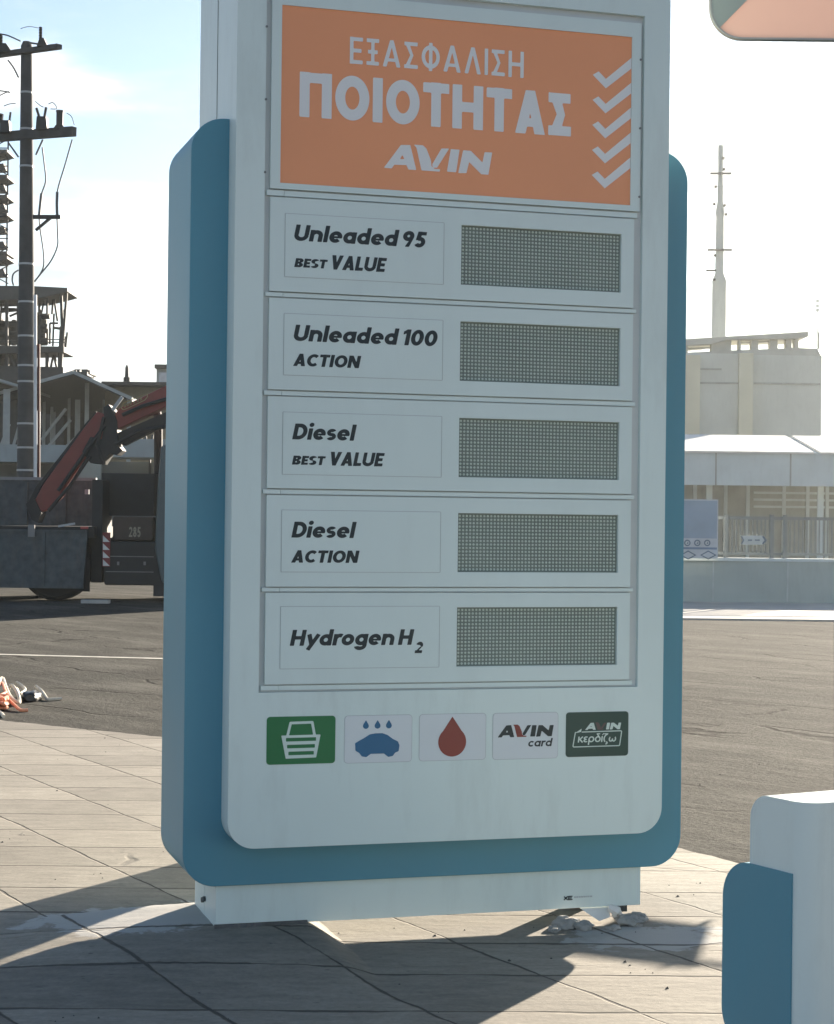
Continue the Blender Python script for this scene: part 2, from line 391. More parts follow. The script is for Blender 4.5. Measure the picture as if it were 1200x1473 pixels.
def paving_material():
    k = NB('weathered_paving'); geo = k.n('ShaderNodeNewGeometry'); P = geo.outputs['Position']
    sx = k.n('ShaderNodeSeparateXYZ'); k.lk(P, sx.inputs[0]); X, Y = sx.outputs[0], sx.outputs[1]
    wob = k.math('MULTIPLY', k.math('SUBTRACT', k.noise(P, 2.2, 3), .5), .032)
    wob2 = k.math('MULTIPLY', k.math('SUBTRACT', k.noise(P, 9, 3), .5), .014)
    wb = k.math('ADD', wob, wob2)
    def fam(a, b, off, sp):
        v = k.math('ADD', k.math('ADD', k.math('MULTIPLY', X, a), k.math('MULTIPLY', Y, b)), wb)
        q = k.math('MULTIPLY', k.math('SUBTRACT', v, off), 1/sp)
        fl = k.math('FLOOR', k.math('ADD', q, .5))
        d = k.math('MULTIPLY', k.math('ABSOLUTE', k.math('SUBTRACT', q, fl)), sp)
        return d, k.math('FLOOR', q)
    dA, iA = fam(.973, .231, -.002, .475); dB, iB = fam(.271, .963, -.425, .388)
    brk = k.mr(k.noise(P, 3.1, 4), .35, .55, .15, 1.0)
    wA = k.math('MULTIPLY', brk, .0052); wB = k.math('MULTIPLY', k.mr(k.noise(P, 2.3, 4), .38, .6, .1, 1.), .0085)
    jA = k.mr(k.math('SUBTRACT', dA, wA), -.002, .003, 1, 0, True); jB = k.mr(k.math('SUBTRACT', dB, wB), -.002, .004, 1, 0, True)
    # hairline cracks across the slabs, running with the joints
    mp = k.n('ShaderNodeMapping'); mp.vector_type = 'TEXTURE'; mp.inputs['Rotation'].default_value = (0, 0, R(-16)); mp.inputs['Scale'].default_value = (1.0, .22, 1)
    k.lk(P, mp.inputs[0])
    ds = k.n('ShaderNodeTexNoise'); ds.inputs['Scale'].default_value = 3; k.lk(P, ds.inputs['Vector'])
    va = k.n('ShaderNodeMix', data_type='RGBA', blend_type='LINEAR_LIGHT'); va.inputs[0].default_value = .10; k.lk(mp.outputs[0], va.inputs[6]); k.lk(ds.outputs['Color'], va.inputs[7])
    vo = k.n('ShaderNodeTexVoronoi', feature='DISTANCE_TO_EDGE'); vo.inputs['Scale'].default_value = .9; k.lk(va.outputs[2], vo.inputs['Vector'])
    ck = k.math('MULTIPLY', k.mr(vo.outputs['Distance'], .003, .016, 1, 0, True), k.mr(k.noise(P, 1.7, 4), .55, .66, 0, .6))
    J = k.math('MAXIMUM', k.math('MAXIMUM', jA, jB), ck)
    cell = k.n('ShaderNodeCombineXYZ'); k.lk(iA, cell.inputs[0]); k.lk(iB, cell.inputs[1])
    wn = k.n('ShaderNodeTexWhiteNoise'); k.lk(cell.outputs[0], wn.inputs['Vector'])
    big = k.noise(P, .8, 6, .6); fine = k.noise(P, 55, 5, .7); mid = k.noise(P, 7, 6, .65, (1, 3.2, 1), R(-16))
    c = k.mix(k.mr(big, .35, .65), (.226, .203, .169), (.298, .270, .226))
    c = k.mix(1.0, c, k.mr(wn.outputs['Value'], 0, 1, .80, 1.14), 'MULTIPLY')
    c = k.mix(1.0, c, k.mr(mid, .3, .7, .8, 1.15), 'MULTIPLY')
    c = k.mix(1.0, c, k.mr(fine, .3, .7, .85, 1.12), 'MULTIPLY')
    st = k.noise(P, 26, 2, .5, (1, 2.5, 1), R(-16)); c = k.mix(k.math('MULTIPLY', k.mr(st, .70, .76), .75), c, (.06, .055, .05))
    for cx_, cy2, rx_, ry_ in ((-.86, .42, .42, .36), (.60, -.12, .34, .22)):      # spilt cement, dried pale
        dx = k.math('MULTIPLY', k.math('SUBTRACT', X, cx_), 1/rx_); dy = k.math('MULTIPLY', k.math('SUBTRACT', Y, cy2), 1/ry_)
        rr = k.math('ADD', k.math('SQRT', k.math('ADD', k.math('MULTIPLY', dx, dx), k.math('MULTIPLY', dy, dy))), k.math('MULTIPLY', k.math('SUBTRACT', k.noise(P, 5.5, 6, .65), .5), 2.2))
        c = k.mix(k.mr(rr, .62, .80, .8, 0, True), c, (.46, .45, .43))
    sand = k.noise(P, 3.6, 7, .7); c = k.mix(k.mr(sand, .55, .75, 0, .45), c, (.21, .19, .155))
    c = k.mix(k.math('MULTIPLY', J, .85), c, (.055, .05, .043))
    k.lk(c, k.b.inputs['Base Color']); k.b.inputs['Roughness'].default_value = .85; k.b.inputs['Specular IOR Level'].default_value = .25
    hgt = k.math('ADD', k.math('MULTIPLY', J, -1.0), k.math('ADD', k.math('MULTIPLY', fine, .12), k.math('MULTIPLY', mid, .35)))
    hgt = k.math('ADD', hgt, k.math('MULTIPLY', wn.outputs['Value'], .25))
    bp = k.n('ShaderNodeBump'); bp.inputs['Strength'].default_value = .8; bp.inputs['Distance'].default_value = .010; k.lk(hgt, bp.inputs['Height']); k.lk(bp.outputs[0], k.b.inputs['Normal'])
    return k.m

def asphalt_material():
    k = NB('worn_asphalt'); geo = k.n('ShaderNodeNewGeometry'); P = geo.outputs['Position']; D_ = R(-66)
    big = k.noise(P, .22, 6, .6); st1 = k.noise(P, .9, 7, .62, (.6, 2.4, 1), D_); st2 = k.noise(P, 3.2, 6, .7, (.7, 2.0, 1), D_); fine = k.noise(P, 42, 4, .75)
    blot = k.noise(P, 1.1, 5, .6); spots = k.noise(P, 7.5, 3, .5)
    c = k.mix(k.mr(big, .35, .65), (.052, .051, .046), (.088, .084, .073))
    c = k.mix(1., c, k.mr(st1, .3, .7, .74, 1.28), 'MULTIPLY'); c = k.mix(1., c, k.mr(st2, .3, .7, .84, 1.18), 'MULTIPLY'); c = k.mix(1., c, k.mr(fine, .3, .7, .5, 1.55), 'MULTIPLY')
    c = k.mix(k.mr(st1, .54, .70, 0, .55), c, (.14, .135, .118))            # dried mud tracks
    c = k.mix(k.mr(blot, .60, .70, 0, .45), c, (.03, .03, .029))         # patched and oily areas
    c = k.mix(k.mr(spots, .72, .77, 0, .7), c, (.018, .018, .017))
    mp = k.n('ShaderNodeMapping'); mp.vector_type = 'TEXTURE'; mp.inputs['Rotation'].default_value = (0, 0, D_); mp.inputs['Scale'].default_value = (3.2, .9, 1); k.lk(P, mp.inputs[0])
    ds = k.n('ShaderNodeTexNoise'); ds.inputs['Scale'].default_value = 1.3; ds.inputs['Detail'].default_value = 5; k.lk(P, ds.inputs['Vector'])
    va = k.n('ShaderNodeMix', data_type='RGBA', blend_type='LINEAR_LIGHT'); va.inputs[0].default_value = .3; k.lk(mp.outputs[0], va.inputs[6]); k.lk(ds.outputs['Color'], va.inputs[7])
    vo = k.n('ShaderNodeTexVoronoi', feature='DISTANCE_TO_EDGE'); vo.inputs['Scale'].default_value = .9; k.lk(va.outputs[2], vo.inputs['Vector'])
    ck = k.math('MULTIPLY', k.mr(vo.outputs['Distance'], .004, .022, 1, 0), k.mr(k.noise(P, .9, 4), .45, .58, 0, .9))
    c = k.mix(ck, c, (.02, .019, .017))
    k.lk(c, k.b.inputs['Base Color']); k.b.inputs['Roughness'].default_value = .95; k.b.inputs['Specular IOR Level'].default_value = .05
    bp = k.n('ShaderNodeBump'); bp.inputs['Strength'].default_value = .9; bp.inputs['Distance'].default_value = .03
    hh = k.math('ADD', k.math('MULTIPLY', fine, .5), k.math('ADD', k.math('MULTIPLY', st1, 1.1), k.math('MULTIPLY', st2, .6)))
    k.lk(k.math('SUBTRACT', hh, k.math('MULTIPLY', ck, .6)), bp.inputs['Height']); k.lk(bp.outputs[0], k.b.inputs['Normal'])
    return k.m

def struct(mb, name, m, **kw):
    o = mb.build(name, m, **kw); o['kind'] = 'structure'; return o
g = MB(); g.add([(-2500,-2500,-.03),(2500,-2500,-.03),(2500,2500,-.03),(-2500,2500,-.03)], [(0,1,2,3)])
ground = struct(g, 'asphalt_ground', asphalt_material())
edge = [(-9,15.5),(-5,11.0),(-2.6,8.4),(-.84,6.35),(-.03,5.30),(.55,4.0),(.98,2.6),(1.23,1.70),(1.40,1.0),(1.75,-.1),(2.4,-1.9),(3.6,-5),(6,-11)]
dense = []
for (a, b), (c, d) in zip(edge[:-1], edge[1:]):
    n_ = max(2, int(math.hypot(c-a, d-b)/.06))
    for i in range(n_):
        t = i/n_; dense.append((a+(c-a)*t+random.uniform(-.010,.012), b+(d-b)*t+random.uniform(-.010,.012)))
dense.append(edge[-1])
bm = bmesh.new(); lp = dense + [(-14,-11),(-14,15.5)]
vs = [bm.verts.new((x, y, 0)) for x, y in lp]; es = [bm.edges.new((vs[i], vs[(i+1)%len(vs)])) for i in range(len(vs))]
bmesh.ops.triangle_fill(bm, use_beauty=True, edges=es); bm.verts.index_update()
g = MB(); g.add([v.co.copy() for v in bm.verts], [tuple(v.index for v in f.verts) for f in bm.faces]); bm.free()
k0 = len(dense); g.add([(x,y,0) for x,y in dense]+[(x+.012,y+.006,-.05) for x,y in dense], [(i, i+1, i+1+k0, i+k0) for i in range(k0-1)])
paving = struct(g, 'paved_forecourt', paving_material())
for p in paving.data.polygons[:len(paving.data.polygons)]: pass

# ------------------------------------------------------------------ paints
WHITE = mat('white_sheet_metal', (.705, .795, .765), .42, var=.03, scale=1.5, bump=.03, bscale=14, dirt=.17)
WHITE2 = mat('white_panel_plastic', (.705, .79, .76), .5, var=.025, scale=3, dirt=.06)
BLUE = mat('blue_sheet_metal', (.10, .29, .375), .46, spec=.42, var=.06, scale=1.6, bump=.03, bscale=12, dirt=.06, dirt_col=(.25,.25,.24))
SEAM = mat('dark_seam', (.10, .11, .11), .8)
ORANGE = mat('orange_banner_film', (.92, .36, .17), .5, var=.04, scale=2)
VINYLW = mat('white_vinyl', (.82, .80, .79), .5, var=.02)
INK = mat('dark_ink', (.016, .026, .03), .5, var=.05)
GREYLINE = mat('grey_outline', (.42, .45, .45), .6, var=.05)
LEDBACK = mat('display_backing', (.19, .225, .195), .5, var=.1)
LEDDOT = mat('display_led', (.55, .61, .54), .35, var=.12, scale=80)
STEEL = mat('galvanised_steel', (.34, .35, .36), .5, .6, var=.15)
RUST = mat('rusty_steel', (.10, .06, .045), .85, var=.35, scale=18, bump=.3)
MORTAR = mat('mortar', (.11, .105, .10), .95, var=.3, scale=25, bump=.6, bscale=40)

# ------------------------------------------------------------------ the price totem
totem = thing('price_totem', 'tall white and blue fuel price totem with an orange banner and five blank displays', 'price sign', (0, .3, 0))
PX0, PX1, PZ0, PZ1 = -.590, .590, .742, 2.795
body_out = rrect(-.675, .675, .294, 3.55, .078, 10)
mb = plate_with_holes(body_out, [[(PX0,PZ0),(PX1,PZ0),(PX1,PZ1),(PX0,PZ1)]], 0.0, .60, .016)
body = mb.build('white_body', WHITE, totem, smooth=True)
mb = MB(); mb.add([(PX0,.0155,PZ0),(PX1,.0155,PZ0),(PX1,.0155,PZ1),(PX0,.0155,PZ1)], [(0,1,2,3)])
mb.build('panel_recess', mat('recess_paint', (.60,.62,.61), .55, var=.05), totem)
# side cover joint seen on the white flank
mb = MB()
for yy in (.30,): mb.box(-.6765, -.6755, yy-.0015, yy+.0015, 2.44, 3.50)
mb.build('flank_seam', SEAM, totem)
mb = MB(); mb.prism(rrect(-.787, .787, .170, 2.408, .098, 12), .10, .50, XZ); slab = mb.build('blue_slab', BLUE, totem, bevel=.004, segs=2)
# plinth: front cover lifted a little off the paving, left flank with a bolted joint, two feet inside
mb = MB(); mb.box(-.684, .660, .120, .126, .049, .19); mb.build('front_cover', WHITE, totem, bevel=.0015)
mb = MB(); mb.box(-.684, -.680, .127, .298, .03, .19); mb.box(-.684, -.680, .303, .465, .03, .19); mb.build('side_cover', WHITE, totem, bevel=.001)
mb = MB(); mb.box(-.681, -.679, .296, .305, .03, .19); mb.build('cover_joint', SEAM, totem)
mb = MB()
for zz, yy in ((.098,.287),(.090,.314)):
    mb.tube([(-.683,yy,zz),(-.692,yy,zz)], .008, 8)
mb.build('cover_bolt', SEAM, totem)
for xa_, xb_, ya_, yb_ in ((-.60,-.50,.26,.42), (.55,.61,.37,.42)):
    mb = MB(); mb.box(xa_, xb_, ya_, yb_, .012, .18); mb.box(xa_-.04, xb_+.04, ya_-.04, yb_+.04, 0, .0118); mb.build('foot', RUST, totem)
# the paving is made up with a low cement ramp under the left end of the plinth
mnd = MB(); nx_, ny_ = 80, 60; rnd = random.Random(4)
def ss(a, b, t): t = max(0, min(1, (t-a)/(b-a))); return t*t*(3-2*t)
hts = {}
for j in range(ny_+1):
    for i in range(nx_+1):
        x = -1.75+i*.0190; y = -.75+j*.0230
        h = .050*ss(-1.7,-.66,x)*(1-ss(-.42,-.30,x))*ss(-.70,.10,y)*(1-ss(.48,.60,y))-.003
        h += (rnd.uniform(-.0008,.0008) if h > .002 else 0) 
        mnd.v.append(Vector((x, y, h)))
mnd.f = [(j*(nx_+1)+i, j*(nx_+1)+i+1, (j+1)*(nx_+1)+i+1, (j+1)*(nx_+1)+i) for j in range(ny_) for i in range(nx_)]
mnd.m = [0]*len(mnd.f)
struct(mnd, 'cement_ramp', paving.data.materials[0], smooth=True)
rnd = random.Random(8); mb = MB(); prv = None
for i in range(26):
    x = -.69+i*.0112; p = [(x,.105+rnd.uniform(-.004,.003),.046), (x,.112,.053+rnd.uniform(-.002,.004)), (x,.1195,.056)]
    if prv:
        for k in range(2): mb.add([prv[k],p[k],p[k+1],prv[k+1]], [(0,1,2,3)])
    prv = p
mb.build('mortar_joint', MORTAR, totem)
# maker's plate: a tiny dark emblem with a faint line of print
mb = MB()
for a, b in (((.404,.076),(.416,.087)),((.404,.087),(.416,.076)),((.418,.076),(.418,.087)),((.418,.0865),(.432,.0865)),((.418,.0815),(.430,.0815)),((.418,.0765),(.432,.0765))):
    mb.bar((a[0],.1188,a[1]), (b[0],.1188,b[1]), .001, .0032)
mb.build('maker_emblem', INK, totem)
mb = MB(); rnd = random.Random(3); x = .438
while x < .496:
    ww = rnd.uniform(.004,.008); mb.box(x, x+ww, .1186, .1190, .081, .0855); x += ww+.002
mb.build('maker_print', mat('faint_print', (.45,.48,.49), .6), totem)
# loose bits hanging under the right end of the cover
mb = MB(); mb.add([(.455,.13,.05),(.56,.13,.05),(.55,.10,.02),(.51,.09,.012)], [(0,1,2,3)]); mb.tube([(.55,.112,.048),(.575,.10,.036),(.585,.108,.028),(.565,.118,.02)], [.012,.016,.014,.008], 7)
tape = mb.build('loose_strip', mat('white_tape', (.8,.78,.74), .6), totem, smooth=True)
mb = MB(); mb.box(.56,.62,.13,.15,.028,.0485); mb.build('cable_gland', mat('dark_bracket', (.06,.065,.065), .6), totem)

# banner
def frame_panel(mb, x0, x1, z0, z1, y0, y1, hole=None, floor=None):
    q = plate_with_holes([(x0,z0),(x1,z0),(x1,z1),(x0,z1)], [hole] if hole else [], y0, y1, floor); mb.add(q.v, q.f); return mb
mb = MB(); frame_panel(mb, -.573, .580, 2.196, 2.772, .002, .0145, [(-.544,2.213),(.550,2.213),(.550,2.728),(-.544,2.728)], .007)
banner = mb.build('banner_panel', WHITE2, totem, label='white framed panel with an orange quality banner')
mb = MB(); mb.add([(-.544,.0065,2.213),(.550,.0065,2.213),(.550,.0065,2.728),(-.544,.0065,2.728)], [(0,1,2,3)]); mb.build('banner_face', ORANGE, banner)
mb = MB(); text_mesh(mb, 'ΕΞΑΣΦΑΛΙΣΗ'.replace('Ε','E').replace('Α','A').replace('Ι','I').replace('Η','H'), -.340, .200, 2.575, .079, .0058, .155, 0, .16, .03)
text_mesh(mb, 'ΠΟΙΟΤΗΤΑΣ'.replace('Ο','O').replace('Ι','I').replace('Τ','T').replace('Η','H').replace('Α','A'), -.489, .354, 2.409, .131, .0058, .245, 0, .085, .025)
mb.build('banner_lettering', VINYLW, banner)
LA = f_sub(f_poly([(0,0),(160,213),(250,218),(310,0),(235,0),(215,38),(100,34),(75,0)]), f_poly([(175,126),(153,87),(195,90)]))
LV1 = f_poly([(285,224),(370,224),(405,197),(450,95),(455,45),(485,22),(540,21),(535,0),(360,0),(310,195)])
LV2 = f_poly([(550,207),(625,212),(510,34),(470,30),(462,60)])
LI = f_poly([(640,208),(725,208),(695,4),(605,4)]); LN = f_poly([(760,206),(835,205),(950,108),(970,202),(1045,204),(1010,2),(940,2),(820,104),(795,3),(715,-2)])
def logo(mb, fields, x0, x1, z0, z1, y, cell=7):
    for f in fields: shape_mesh(mb, f, (-10, 1060, -10, 235), cell, lambda a, b: (x0+(x1-x0)*a/1045, y, z0+(z1-z0)*b/222))
    return mb
mb = MB(); logo(mb, [LA, LV1, LV2, LI, LN], -.233, .103, 2.277, 2.351, .0058); mb.build('banner_emblem', VINYLW, banner)
ck = [(.423,2.603),(.442,2.615),(.466,2.594),(.5495,2.665),(.5495,2.632),(.466,2.565)]
for i in range(5):
    dz = -i*.0762; mb = MB(); mb.add([(x,.0058,z+dz) for x, z in ck], [(0,1,2,5),(2,3,4,5)]); mb.build('tick_mark', VINYLW, banner)

# rails between the panels, each with its short clip at the left
mb = MB()
for z0, z1 in ((2.176,2.191),(1.885,1.896),(1.600,1.612),(1.315,1.327),(1.033,1.043),(.748,.761)):
    mb.box(-.583, -.532, .004, .0145, z0, z1); mb.box(-.5305, .574, .006, .0145, z0, z1)
mb.build('panel_rail', WHITE2, totem)

ROWS = [(1.900,2.171,1.945,2.123,1.943,2.125), (1.616,1.880,1.659,1.836,1.659,1.836), (1.331,1.596,1.373,1.549,1.372,1.551), (1.047,1.311,1.0905,1.266,1.090,1.268), (.765,1.029,.810,.986,.810,.989)]
TXT = [[('Unleaded 95',-.504,-.098,2.048,.047),('BEST',-.500,-.400,1.9715,.026),('VALUE',-.395,-.221,1.970,.042)],
       [('Unleaded 100',-.502,-.059,1.758,.047),('ACTION',-.500,-.296,1.6855,.036)],
       [('Diesel',-.500,-.307,1.473,.046),('BEST',-.500,-.399,1.4,.026),('VALUE',-.392,-.221,1.3995,.040)],
       [('Diesel',-.499,-.304,1.189,.046),('ACTION',-.499,-.294,1.1165,.036)],
       [('Hydrogen H',-.500,-.124,.876,.046),('2',-.123,-.094,.851,.034)]]
NAMES = ['Unleaded 95 best value', 'Unleaded 100 action', 'Diesel best value', 'Diesel action', 'Hydrogen']
DX0, DX1 = .008, .5215
dome = []
for k in range(6): dome.append((math.cos(k*math.pi/3), math.sin(k*math.pi/3)))
for i, (z0, z1, d0, d1, l0, l1) in enumerate(ROWS):
    mb = MB(); frame_panel(mb, -.572, .563, z0, z1, .002, .0145, [(DX0,d0),(DX1,d0),(DX1,d1),(DX0,d1)], .0140)
    pn = mb.build('price_panel', WHITE2, totem, label='white price panel lettered %s beside a blank display' % NAMES[i])
    mb = MB(); mb.add([(DX0,.0135,d0),(DX1,.0135,d0),(DX1,.0135,d1),(DX0,.0135,d1)], [(0,1,2,3)]); mb.mi = 1
    nx, nz_ = 46, 16; px_, pz_ = (DX1-DX0-.006)/nx, (d1-d0-.006)/nz_
    for a in range(nx):
        for b in range(nz_):
            cx, cz = DX0+.003+(a+.5)*px_, d0+.003+(b+.5)*pz_; r = .0039
            vv = [(cx+r*c, .0128, cz+r*s) for c, s in dome] + [(cx+r*.6*c, .0112, cz+r*.6*s) for c, s in dome]
            mb.add(vv, [(j, (j+1)%6, (j+1)%6+6, j+6) for j in range(6)] + [(6,7,8,9,10,11)])
    mb.build('led_display', [LEDBACK, LEDDOT], pn)
    mb = MB(); mb.box(-.527, -.0475, .0008, .0025, l0, l1); mb.mi = 1
    t_ = .0013
    for a, b, c, d in ((-.5275,-.047,l0-t_,l0),(-.5275,-.047,l1,l1+t_),(-.5275-t_,-.5275,l0,l1),(-.047,-.047+t_,l0,l1)): mb.box(a,b,.0012,.0025,c,d)
    mb.build('label_plate', [WHITE2, GREYLINE], pn)
    mb = MB()
    for s, x0, x1, zz, cap in TXT[i]: text_mesh(mb, s, x0, x1, zz, cap, .0002, .235 if s not in ('BEST','2') else (.255 if s == 'BEST' else .27), .20, .06, .03, .20)
    mb.build('lettering', INK, pn)

for x_, zs_ in ((-.5815, (2.66,2.45,2.24)), (.5855, (2.66,2.45,2.24))):
    for z_ in zs_:
        mb = MB(); mb.tube([(x_-.008,.0,z_),(x_-.008,-.0025,z_)], .0036, 8); mb.build('rivet', mat('rivet_metal', (.20,.21,.21), .5), totem)
# service stickers
def sticker(x0, x1, z0, z1, m, label, line=True):
    mb = MB(); mb.prism(rrect(x0, x1, z0, z1, .010, 5), -.0012, .0004, XZ)
    s = mb.build('service_sticker', m, totem, label=label)
    if line:
        q = plate_with_holes(rrect(x0-.0012, x1+.0012, z0-.0012, z1+.0012, .0112, 5), [rrect(x0+.0004, x1-.0004, z0+.0004, z1-.0004, .0096, 5)], -.0006, -.0004)
        q.build('sticker_edge', GREYLINE, s)
    return s
def bxmap(x0, x1, z0, z1, y=-.0018): return lambda u, v: (x0+(x1-x0)*u, y, z0+(z1-z0)*v)
GREEN = mat('green_film', (.012, .165, .05), .45, var=.05); DKGREEN = mat('dark_green_film', (.022, .062, .048), .45, var=.05)
ICB = mat('icon_blue', (.022, .13, .26), .5); ICR = mat('icon_red', (.27, .045, .032), .5); LTW = mat('pale_vinyl', (.62,.72,.66), .5); ICW = mat('sticker_white', (.70,.73,.74), .5, var=.02)
LOGOR = mat('emblem_red', (.25, .04, .03), .5); FAINT = mat('faint_emblem', (.11,.075,.07), .5)
b1 = (-.565, -.361, .534, .672); s1 = sticker(*b1, GREEN, 'green sticker with a white shopping basket', False); F = bxmap(*b1)
def U(X, Y): return ((X-95)/395., (1040-Y)/278.)
asp = 395/278.
def uv(pts, fn): return [(fn(*p)[0]*asp, fn(*p)[1]) for p in pts]
bas = f_poly(uv([(178,872),(404,870),(380,1004),(205,1007)], U))
for y0, x0, x1 in ((897,205,378),(937,212,372),(977,220,366)):
    a = uv([(x0,y0),(x1,y0-1)], U); bas = f_sub(bas, f_seg(a[0], a[1], .075))
hd = uv([(214,874),(231,800),(355,798),(369,872)], U)
fld = f_union(bas, f_seg(hd[0],hd[1],.055), f_seg(hd[1],hd[2],.055), f_seg(hd[2],hd[3],.055), f_circ(hd[1],.0275), f_circ(hd[2],.0275))
mb = MB(); shape_mesh(mb, fld, (0,asp,0,1), .014, lambda u, v: F(u/asp, v)); mb.build('basket_symbol', LTW, s1)
b2 = (-.333, -.129, .533, .670); s2 = sticker(*b2, ICW, 'white sticker with a blue car under three water drops'); F2 = bxmap(*b2)
def U(X, Y): return ((X-545)/385., (1025-Y)/270.)
car = f_off(f_poly(uv([(610,915),(630,903),(655,890),(690,868),(720,863),(760,863),(788,874),(818,897),(846,911),(854,930),(850,960),(832,967),(818,986),(797,990),(772,970),(693,970),(668,988),(647,984),(632,964),(612,952)], U)), .02)
dr = []
for X in (665, 732, 797):
    c = uv([(X,814)], U)[0]; dr += [f_circ(c, .062), f_poly([(c[0],c[1]+.125),(c[0]-.055,c[1]+.03),(c[0]+.055,c[1]+.03)])]
mb = MB(); shape_mesh(mb, f_union(car, *dr), (0,asp,0,1), .014, lambda u, v: F2(u/asp, v)); mb.build('car_wash_symbol', ICB, s2)
b3 = (-.105, .101, .5335, .670); s3 = sticker(*b3, ICW, 'white sticker with one big red oil drop'); F3 = bxmap(*b3)
a3 = 206/136.5
dp = f_union(f_circ((a3*.492,.395),.318), f_poly([(a3*.492,.945),(a3*.492-.1,.80),(a3*.492-.21,.635),(a3*.492-.30,.50),(a3*.492+.30,.50),(a3*.492+.21,.635),(a3*.492+.1,.80)]))
mb = MB(); shape_mesh(mb, dp, (0,a3,0,1), .014, lambda u, v: F3(u/a3, v)); mb.build('drop_symbol', ICR, s3)
b4 = (.124, .331, .532, .669); s4 = sticker(*b4, ICW, 'white sticker with a dark slanted emblem and the word card')
X4 = lambda X: .124+.207*(X-55)/500.; Z4 = lambda Y: .669-.137*(Y-57)/355.
mb = MB(); logo(mb, [LA, LV2, LI, LN], X4(90), X4(522), Z4(243), Z4(147), -.0018, 9); text_mesh(mb, 'card', X4(322), X4(516), Z4(320), (Z4(258)-Z4(320)), -.0018, .19, .2, .08, .035); mb.build('card_lettering', INK, s4)
mb = MB(); logo(mb, [LV1], X4(90), X4(522), Z4(243), Z4(147), -.0018, 9); mb.build('red_stroke', LOGOR, s4)
b5 = (.357, .561, .533, .668); s5 = sticker(*b5, DKGREEN, 'dark green loyalty sticker with pale lettering in an outlined box', False)
X5 = lambda X: .357+.204*(X-620)/490.; Z5 = lambda Y: .668-.135*(Y-50)/353.
mb = MB(); xa, xb = X5(768), X5(1052); logo(mb, [LA], xa, xa+(X5(852)-xa)/310*1045, Z5(192), Z5(134), -.0018, 12)
xi = X5(932); s_ = (xb-xi)/(1045-605); logo(mb, [LI, LN], xi-605*s_, xb, Z5(192), Z5(134), -.0018, 12)
ol = f_out(f_off(f_poly([(700,216),(1048,212),(1034,314),(684,316)]), 8), 8)
ol = f_sub(ol, f_seg((700,206),(742,206),20))
mk = lambda a, b: (X5(a), -.0018, Z5(b))
shape_mesh(mb, ol, (660,1070,190,335), 4, mk); shape_mesh(mb, f_poly([(692,214),(742,180),(738,206),(712,212)]), (680,750,170,220), 3, mk)
text_mesh(mb, 'κερδίζω', X5(712), X5(1018), Z5(290), Z5(240)-Z5(290)+.006, -.0018, .15, .12, .06, .04)
mb.build('loyalty_lettering', LTW, s5)
mb = MB(); logo(mb, [LV1, LV2], xa, xa+(X5(852)-xa)/310*1045, Z5(192), Z5(134), -.0018, 12); mb.build('faded_stroke', FAINT, s5)

# ------------------------------------------------------------------ other things at the station
# unseen column added behind the totem to cast the shadow band on the left
c = thing('shadow_column', 'unseen round white column added behind the totem for its shadow', 'column', (.335, 1.99, 0))
mb = MB(); mb.lathe((.335,1.99,0), [(.24,.05),(.24,2.95)], 28); mb.build('shaft', WHITE, c, smooth=True)
mb = MB(); mb.lathe((.335,1.99,0), [(.30,0),(.30,.05)], 28); mb.build('base_plate', STEEL, c, smooth=True)
mb = MB(); mb.lathe((.335,1.99,0), [(.26,2.95),(.26,2.99),(.20,3.02)], 28); mb.build('cap', WHITE, c, smooth=True)

# low pedestal at the lower right
Dp = 3.95; rp, ztop = est(1163, 1157, Dp); zb = est(1143, 1262, Dp)[1]
ud = FH*math.cos(R(30)) - RH*math.sin(R(30)); vd = FH*math.sin(R(30)) + RH*math.cos(R(30))
cor = fw2(rp, Dp, 0)
UVZ = lambda u, t, w_: cor + ud*u + vd*t + Vector((0,0,w_))
ped = thing('pedestal', 'low white pedestal with rounded top and blue side slab at the lower right', 'pedestal', cor)
mb = MB(); mb.prism(rrect(0, .186, .04, ztop, .055, 10, (0,0,1,0)), 0, .75, UVZ)
po = mb.build('white_body', WHITE, ped)
bm = bmesh.new(); bm.from_mesh(po.data); bm.edges.ensure_lookup_table()
ee = [e for e in bm.edges if all(abs(v.co.dot(ud)) < .002 and abs(v.co.dot(vd)) < .002 for v in e.verts)]
bmesh.ops.bevel(bm, geom=ee, offset=.05, segments=8, profile=.5, affect='EDGES'); bm.to_mesh(po.data); bm.free()
for p in po.data.polygons: p.use_smooth = True
po.data.set_sharp_from_angle(angle=R(30))
wn_ = po.modifiers.new('weighted_normals', 'WEIGHTED_NORMAL'); wn_.weight = 100; wn_.keep_sharp = True
mb = MB(); mb.prism(rrect(.046, .272, .09, zb, .085, 10, (0,1,1,0)), -.004, .30, UVZ); mb.build('blue_slab', BLUE, ped, smooth=True)
mb = MB(); mb.prism([(.03,0),(.16,0),(.16,.0399),(.03,.0399)], .04, .70, UVZ); mb.build('plinth', STEEL, ped)

